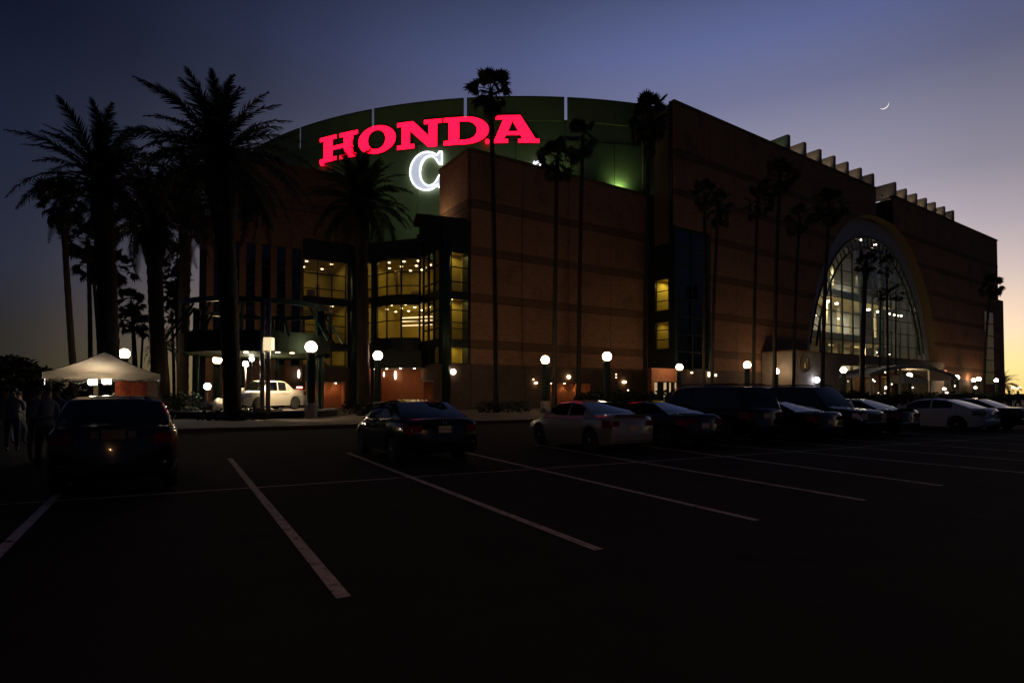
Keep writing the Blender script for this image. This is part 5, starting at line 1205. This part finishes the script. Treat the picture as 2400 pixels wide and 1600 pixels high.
# work lamps on stands round the truck
work_m = emit('work_lamp_glass', (1, .93, .80), 40)
def work_lamp(label, px_, py_, Y, aim, energy, z0=.62, r=.17):
    q = AT(px_, py_, Y); t = thing('work_lamp', label, 'work lamp', (q.x, q.y, z0), 0, 'work lamps on thin stands'); h = q.z - z0
    mb = MB(); mb.tube([(0, 0, 0), (0, 0, h - .15)], .03, 6); mb.build('stand', steel, t)
    for a in (0, 2.1, 4.2):
        mb = MB(); mb.tube([(0, 0, .5), (.4 * cos(a), .4 * sin(a), .02)], .015, 5); mb.build('leg', steel, t)
    mb = MB(); mb.box(-.2, .2, -.02, .14, h - .18, h + .18); mb.build('housing', darkmetal, t)
    mb = MB(); mb.sphere((0, -.06, h), r, 12, 8, sc=(1, .6, .9)); mb.build('bulb', work_m, t, True)
    if energy: lamp('work_lamp_light', 'SPOT', (0, -.3, h), energy, (1, .76, .46), t, .1, R(64), Vector(aim) - Vector((q.x, q.y, z0)), .8)
    return t
work_lamp('work lamp on a thin stand beside the pickup cab, lower of two', 576, 852, 36.6, (tq.x, tq.y, 1.2), 9500)
work_lamp('work lamp on a thin stand behind the pickup cab, higher of two', 591, 841, 41.0, (tq.x, tq.y, .9), 4500)
work_lamp('low dazzling work lamp on the stage left of the palm trunk', 487, 905, 36.4, (tq.x - 1, tq.y, 1.0), 1100, .15, .22)
x, y = XY(655, 39.6)
cones = thing('spare_lamp', 'small red and white lamp on the pickup bed rail', 'lamp', (tq.x + 1.6, tq.y + 1.5, 1.92), 0)
mb = MB(); mb.box(-.22, .22, -.08, .08, 0, .26); mb.build('lamp_body', mat('red_lamp_body', (.45, .06, .04), .4), cones); mb = MB(); mb.box(-.2, .2, -.1, -.07, .15, .25); mb.build('lens', emit('spare_lens', (1, .8, .7), 2), cones)
sg = thing('stage_sign', 'small pale lettered plate lying on the stage under the pickup', 'sign', (AT(641, 958, 35.9).x, 35.9, .625), 0)
mb = MB(); mb.box(-.55, .55, 0, .03, -.06, .06); mb.build('plate', mat('stage_sign_plate', (.55, .48, .36), .5), sg)
dr = thing('equipment_heap', 'bundled pale cloth and dark bags lying on the stage edge', 'bags', (AT(478, 958, 37.2).x, 37.2, .62), 0)
for i, (dx, s, m) in enumerate(((-.9, (.75, .35, .14), concrete), (.1, (.45, .4, .32), trim_m), (.95, (.35, .35, .45), concrete))):
    mb = MB(); mb.sphere((dx, 0, s[2] * .8), 1, 12, 7, sc=s); mb.build('bag', m, dr, True)

# ================================================================== TENT
tx, ty_ = XY(243, 20.0); TRZ = atan2(-tx, ty_)
tent = thing('canopy_tent', 'white pop-up canopy tent lit from inside, at the left', 'tent', (tx, ty_, 0), TRZ)
cloth = bpy.data.materials.new('white_tent_cloth'); cloth.use_nodes = True; t_ = cloth.node_tree; b_ = t_.nodes['Principled BSDF']; b_.inputs['Base Color'].default_value = (.72, .68, .62, 1); b_.inputs['Roughness'].default_value = .8
tr_ = t_.nodes.new('ShaderNodeBsdfTranslucent'); tr_.inputs[0].default_value = (.75, .62, .45, 1); ms_ = t_.nodes.new('ShaderNodeMixShader'); ms_.inputs[0].default_value = .45
t_.links.new(b_.outputs[0], ms_.inputs[1]); t_.links.new(tr_.outputs[0], ms_.inputs[2]); t_.links.new(ms_.outputs[0], t_.nodes['Material Output'].inputs[0])
HW_, ZE, ZA = 1.54, 2.30, 3.08
mb = MB(); n = 10; cs = [(-HW_, -HW_), (HW_, -HW_), (HW_, HW_), (-HW_, HW_)]
for k in range(4):
    a, b = cs[k], cs[(k + 1) % 4]
    for i in range(n):
        t0, t1 = i / n, (i + 1) / n
        def TP(t, s): 
            z = ZE + (ZA - ZE) * (t ** 1.25); p = Vector(a).lerp(Vector(b), s) * (1 - t); return (p.x, p.y, z)
        mb.add([TP(t0, 0), TP(t0, 1), TP(t1, 1), TP(t1, 0)], [(0, 1, 2, 3)])
mb.build('roof_cloth', cloth, tent)
for k in range(4):
    a, b = Vector(cs[k]), Vector(cs[(k + 1) % 4]); mb = MB(); m_ = 14
    nrm = Vector(((b - a).y, -(b - a).x)).normalized()
    for i in range(m_):
        def VP_(i, z): p = a.lerp(b, i / m_) + nrm * (.012 + .012 * sin(i * 1.9)); return (p.x, p.y, z)
        mb.add([VP_(i, ZE - .20), VP_(i + 1, ZE - .20), VP_(i + 1, ZE), VP_(i, ZE)], [(0, 1, 2, 3)])
    mb.build('valance', cloth, tent)
    mb = MB(); mb.tube([(a.x * .985, a.y * .985, 0), (a.x * .985, a.y * .985, ZE - .02)], .025, 6); mb.build('leg', steel, tent)
    mb = MB()
    for i in range(4):
        p, q = a.lerp(b, i / 4) * .97, a.lerp(b, (i + 1) / 4) * .97; z = (ZE - .05, ZE - .30)
        mb.tube([(p.x, p.y, z[i % 2]), (q.x, q.y, z[(i + 1) % 2])], .014, 5); mb.tube([(p.x, p.y, z[(i + 1) % 2]), (q.x, q.y, z[i % 2])], .014, 5)
    mb.build('truss_bar', steel, tent)
    mb = MB(); mb.tube([(a.x * .97, a.y * .97, ZE - .06), (0, 0, ZA - .04)], .016, 5); mb.build('roof_strut', steel, tent)
# banner at its right side
bn = thing('banner', 'hanging banner printed red over green at the right side of the tent', 'banner', tuple(Vector((tx, ty_, 0)) + Matrix.Rotation(TRZ, 3, 'Z') @ Vector((.90, -HW_ + .16, 0))), TRZ)
bred = mat('banner_red_print', (.34, .07, .03), .6, var=.5, vscale=3); bgr = mat('banner_green_print', (.14, .17, .06), .6, var=.5, vscale=4); bcl = mat('banner_fold_cloth', (.45, .32, .22), .6, var=.4, vscale=8, stretch=(6, 6, .5))
mb = MB()
for i in range(8):
    def BP(i, z): return (-.60 + .15 * i, .03 * sin(i * 1.4), z)
    mb.add([BP(i, 1.52), BP(i + 1, 1.52), BP(i + 1, 2.03), BP(i, 2.03)], [(0, 1, 2, 3)], 0 if i < 6 else 2); mb.add([BP(i, .9), BP(i + 1, .9), BP(i + 1, 1.519), BP(i, 1.519)], [(0, 1, 2, 3)], 1 if i < 6 else 2)
for m_ in (bred, bgr, bcl):                                  # thin cloth lets the tent lamps shine through
    t_ = m_.node_tree; b_ = t_.nodes['Principled BSDF']; tl = t_.nodes.new('ShaderNodeBsdfTranslucent'); mx_ = t_.nodes.new('ShaderNodeMixShader'); mx_.inputs[0].default_value = .28
    t_.links.new(b_.inputs['Base Color'].links[0].from_socket, tl.inputs[0]); t_.links.new(b_.outputs[0], mx_.inputs[1]); t_.links.new(tl.outputs[0], mx_.inputs[2]); t_.links.new(mx_.outputs[0], t_.nodes['Material Output'].inputs[0])
mb.build('banner_cloth', [bred, bgr, bcl], bn)
mb = MB(); mb.tube([(-.5 + .04 * i, -.06, 1.80 + .07 * sin(i * 1.3) + .004 * i) for i in range(18)], .014, 4); mb.build('script_lettering', mat('banner_orange_print', (.62, .20, .06), .6), bn)
mb = MB(); mb.tube([(-.62, 0, 2.05), (.62, 0, 2.05)], .02, 6); mb.build('banner_rail', steel, bn)
for i, (px_, py_, lb) in enumerate(((214, 895, 'bright work lamp hanging under the tent, left of two'), (247, 893, 'bright work lamp hanging under the tent, right of two'))):
    q = AT(px_, py_, 19.3); t = thing('tent_lamp', lb, 'work lamp', tuple(q), 0, 'work lamps under the tent')
    mb = MB(); mb.sphere((0, 0, 0), .10, 12, 8); mb.build('bulb', work_m, t, True); mb = MB(); mb.tube([(0, .02, .1), (0, .05, .35)], .012, 5); mb.build('cord', trim_m, t); mb = MB(); mb.box(-.13, .13, .1, .14, -.1, .1); mb.build('reflector', steel, t)
    lamp('tent_lamp_light', 'POINT', (0, -.05, -.16), 8, (1, .72, .42), t, .1)
tb = thing('folding_table', 'folding table with pale cloth under the tent', 'table', (tx + .2, ty_ - .4, 0), TRZ)
mb = MB(); mb.box(-.9, .9, -.38, .38, .72, .75); mb.build('tabletop', concrete, tb)
for sx in (-1, 1):
    for sy in (-1, 1): mb = MB(); mb.tube([(sx * .8, sy * .3, 0), (sx * .8, sy * .3, .72)], .018, 6); mb.build('leg', steel, tb)

# ================================================================== PEOPLE
skin_m = mat('skin', (.30, .17, .11), .6); hair_m = mat('dark_hair', (.02, .014, .01), .7)
def person_mesh(pose, shirt, trouser):
    P = [(0, 0, .96), (0, 0, 1.12), (0, .01, 1.34), (0, 0, 1.47), (0, -.02, 1.56), (0, -.03, 1.66), (0, -.02, 1.75)]
    Rr = [(.155, .115), (.145, .10), (.175, .11), (.10, .075), (.055, .06), (.078, .095), (.06, .075)]
    E = [(i, i + 1) for i in range(6)]
    def chain(root, pts, rs):
        k = root
        for p, r in zip(pts, rs): P.append(p); Rr.append(r if isinstance(r, tuple) else (r, r)); E.append((k, len(P) - 1)); k = len(P) - 1
        return k
    st = {'stand': .0, 'walk': .22, 'bent': .05, 'lean': .1}[pose]
    for s in (-1, 1):
        f = st * s
        chain(0, [(s * .10, f * .2, .86), (s * .105, -f * .9, .50), (s * .11, f * .6 - f, .10), (s * .12, f * .6 - f - .13, .045)], [(.095, .10), (.065, .07), (.045, .05), (.045, .035)])
        if pose == 'bent' or (pose == 'lean' and s > 0): arm = [(s * .20, 0, 1.40), (s * .26, .03, 1.13), (s * .18, -.22, 1.12), (s * .14, -.30, 1.14)]
        else: arm = [(s * .20, 0, 1.40), (s * .26, .02 + f * .3, 1.12), (s * .27, -.05 + f * .6, .88), (s * .265, -.07 + f * .65, .79)]
        k = chain(3, arm, [.065, .047, .036, (.036, .028)])
        hx, hy, hz = arm[-1]; px, py, pz = arm[-2]; d = (Vector(arm[-1]) - Vector(arm[-2])).normalized()
        for j in range(4):                                   # four fingers and a thumb
            o = Vector((0, (j - 1.5) * .021, 0)) if abs(d.z) > .7 else Vector(((j - 1.5) * .021, 0, 0))
            b = Vector(arm[-1]) + o; chain(k, [tuple(b + d * .05), tuple(b + d * (.085 - .008 * abs(j - 1.5)) + Vector((0, -.012, -.004)))], [.0105, .0085])
        chain(k, [tuple(Vector(arm[-1]) + Vector((-s * .01, -.045, .0)) + d * .015), tuple(Vector(arm[-1]) + Vector((-s * .015, -.055, 0)) + d * .05)], [.0115, .009])
    me = bpy.data.meshes.new('figure'); me.from_pydata(P, E, []); ob = bpy.data.objects.new('figure', me); COL.objects.link(ob)
    sk = ob.modifiers.new('skin', 'SKIN'); sk.use_smooth_shade = True
    for i, r in enumerate(Rr): me.skin_vertices[0].data[i].radius = r
    me.skin_vertices[0].data[0].use_root = True
    sb = ob.modifiers.new('sub', 'SUBSURF'); sb.levels = 1; sb.render_levels = 1
    dg = bpy.context.evaluated_depsgraph_get(); nm = bpy.data.meshes.new_from_object(ob.evaluated_get(dg)); bpy.data.objects.remove(ob)
    nm.materials.clear()
    for m in (shirt, trouser, skin_m, trim_m): nm.materials.append(m)
    for p in nm.polygons:
        c = p.center; i = 0
        if c.z < .11 and abs(c.x) < .2: i = 3
        elif c.z < .95 and abs(c.x) < .215: i = 1
        if c.z > 1.50: i = 2
        dist = min((Vector(v) - c).length for v in P[-14:]) if False else 9
        if pose == 'bent' and c.y < -.16 and .9 < c.z < 1.3: i = 2
        if abs(c.x) > .215 and c.z < .92: i = 2
        p.material_index = i; p.use_smooth = True
    return nm
def hair_obj(par, long_=False):
    mb = MB(); mb.sphere((0, .005, 1.725), .108, 14, 9, sc=(.93, 1.05, .95)); 
    if long_: mb.sphere((0, .055, 1.60), .10, 12, 8, sc=(1, .6, 1.6))
    keep = MB()
    return mb.build('hair', hair_m, par, True)
def cloth_m(n, c): return mat(n, c, .85, var=.2, vscale=8)
SH = {'white': cloth_m('white_shirt', (.16, .155, .15)), 'black': cloth_m('black_shirt', (.015, .015, .017)), 'red': cloth_m('red_shirt', (.22, .03, .03)), 'blue': cloth_m('pale_blue_shirt', (.08, .09, .12)), 'grey': cloth_m('grey_shirt', (.12, .12, .12))}
TRM = {'dark': cloth_m('dark_trousers', (.018, .018, .022)), 'khaki': cloth_m('khaki_trousers', (.08, .06, .04)), 'jean': cloth_m('blue_jeans', (.03, .04, .07))}
PM = {}
def face_obj(par):
    mb = MB(); mb.sphere((0, -.122, 1.665), .018, 8, 6, sc=(.8, 1, 1.3)); mb.build('nose', skin_m, par, True)
    for s in (-1, 1):
        mb = MB(); mb.sphere((s * .034, -.112, 1.69), .012, 8, 5); mb.build('eye', trim_m, par, True); mb = MB(); mb.sphere((s * .086, -.02, 1.675), .028, 8, 6, sc=(.4, .8, 1.2)); mb.build('ear', skin_m, par, True)
    mb = MB(); mb.sphere((0, -.112, 1.625), .022, 8, 5, sc=(1.2, .4, .3)); mb.build('mouth', mat('lips', (.22, .08, .06), .6), par, True)
def person(label, px_, Y, pose, sh, tr, rz, sc=1.0, z=0.0, long_=False, group='people standing about in the dusk'):
    key = (pose, sh, tr)
    if key not in PM: PM[key] = person_mesh(pose, SH[sh], TRM[tr])
    x, y = XY(px_, Y); t = thing('person', label, 'person', (x, y, z), rz, group); t.scale = (sc,) * 3
    link('body', PM[key], t); hair_obj(t, long_); face_obj(t)
    return t
person('person in dark jacket and white collar at the far left of the hatchback, facing right', 108, 12.4, 'bent', 'white', 'dark', R(70), 1.0)
person('person in black with arms bent, behind the leftmost standing figure', 84, 13.6, 'bent', 'black', 'khaki', R(100), .98)
person('person in pale blue shirt under the left tent edge, head above the others', 133, 15.2, 'stand', 'blue', 'dark', R(20), 1.0)
person('person with long hair in dark clothes between the left figures and the tent lamps', 164, 15.8, 'stand', 'black', 'dark', R(-30), .95, 0, True)
person('person in a white shirt just below the left tent lamp', 204, 17.0, 'bent', 'white', 'dark', R(160), .95)
person('person in a white shirt, left of two pale shirts deep in the tent', 271, 19.4, 'stand', 'white', 'dark', R(180), .92)
person('person in a pale blue shirt, right of two pale shirts deep in the tent', 291, 19.6, 'bent', 'blue', 'dark', R(200), .93)
person('person in a grey shirt half hidden at the far left edge', 30, 16.5, 'lean', 'grey', 'jean', R(40), 1.0)
person('person walking in a white shirt low at the left edge', 44, 19.0, 'walk', 'white', 'jean', R(80), .95)
for i, (px_, Y, lb, po, sh, tr) in enumerate(((1992, 68, 'person in dark clothes before the porch doors, left one', 'walk', 'black', 'dark'), (2035, 70, 'person in a pale shirt before the porch doors', 'stand', 'white', 'dark'), (2068, 74, 'person in a grey shirt in front of the right porch doors', 'walk', 'grey', 'jean'),
        (1574, 60, 'person silhouetted at the lit corner door, left one', 'stand', 'black', 'dark'), (1590, 60.5, 'person silhouetted at the lit corner door, right one', 'walk', 'grey', 'dark'),
        (2346, 52, 'tall dark figure against the bright strip at the right edge', 'stand', 'black', 'dark'), (2366, 50, 'dark walking figure at the right edge of the lot', 'walk', 'black', 'dark'), (2386, 54, 'person in a grey shirt furthest right', 'walk', 'grey', 'dark'), (1530, 62, 'person in khaki trousers left of the corner door', 'walk', 'blue', 'khaki'))):
    person(lb, px_, Y, po, sh, tr, R(30 + 47 * i), 1.0, .15)

# ================================================================== far lights, moon
for i, (px_, py_, Y, r, lb, cl) in enumerate(((2213, 911, 100, .30, 'far street light left of the end lamps, upper of two', (1, .75, .55)), (2219, 921, 100, .30, 'far street light left of the end lamps, lower of two', (1, .75, .55)), (2236, 904, 104, .24, 'small far light under the close pair of globes', (1, .6, .4)), (2286, 908, 115, .30, 'far light above the black sedan', (1, .72, .5)), (2272, 918, 140, .30, 'faint stretched far light behind the white sedan', (1, .66, .42)), (2374, 908, 170, .50, 'far light under the small palm, left of two', (1, .62, .35)), (2388, 908, 170, .50, 'far light under the small palm, right of two', (1, .62, .35)), (2077, 908, 82, .22, 'small bright light among people before the porch', (1, .75, .6)), (2061, 922, 82, .2, 'yellow light low before the porch doors', (1, .7, .25)), (1472, 914, 57, .07, 'tiny white light low on the base wall shrubs', (.9, .95, 1)))):
    q = AT(px_, py_, Y); t = thing('far_light', lb, 'street light', (q.x, q.y, 0), 0, 'small far lights')
    mb = MB(); mb.tube([(0, .1, 0), (0, .1, q.z)], .06, 6); mb.build('pole', darkmetal, t)
    mb = MB(); mb.sphere((0, 0, q.z), r, 10, 7, sc=(1.3 if i in (4,) else 1, 1, .8)); mb.build('bulb', emit('far_bulb_%d' % (i % 3), cl, 6), t, True)
q = Vector((0, 0, EYE)) + ray(2071, 245).normalized() * 1500; mr = 9.0
vd = ray(2071, 245).normalized(); rt = vd.cross(Vector((0, 0, 1))).normalized(); up = rt.cross(vd)
mb = MB(); nn, mm = 26, 8; th0 = R(-62)                       # direction of the lit limb: down and to the right
ax = (rt * cos(th0) + up * sin(th0)); tn = (rt * -sin(th0) + up * cos(th0))
vs = []
for i in range(nn + 1):
    lat = -pi / 2 + pi * i / nn
    for j in range(mm + 1):
        lon = R(-8) + R(98) * j / mm if False else R(57) + R(53) * j / mm   # lune of the sphere turned mostly away
        d = (ax * sin(lon) - vd * cos(lon)) * cos(lat) + tn * sin(lat); vs.append(q + d * mr)
mb.add(vs, [(i * (mm + 1) + j, i * (mm + 1) + j + 1, (i + 1) * (mm + 1) + j + 1, (i + 1) * (mm + 1) + j) for i in range(nn) for j in range(mm)])
o = mb.build('moon', emit('moonlit_limb', (1, .90, .84), 1.15)); tag(o, 'thin bright crescent moon in the violet sky above the long roof', 'moon')
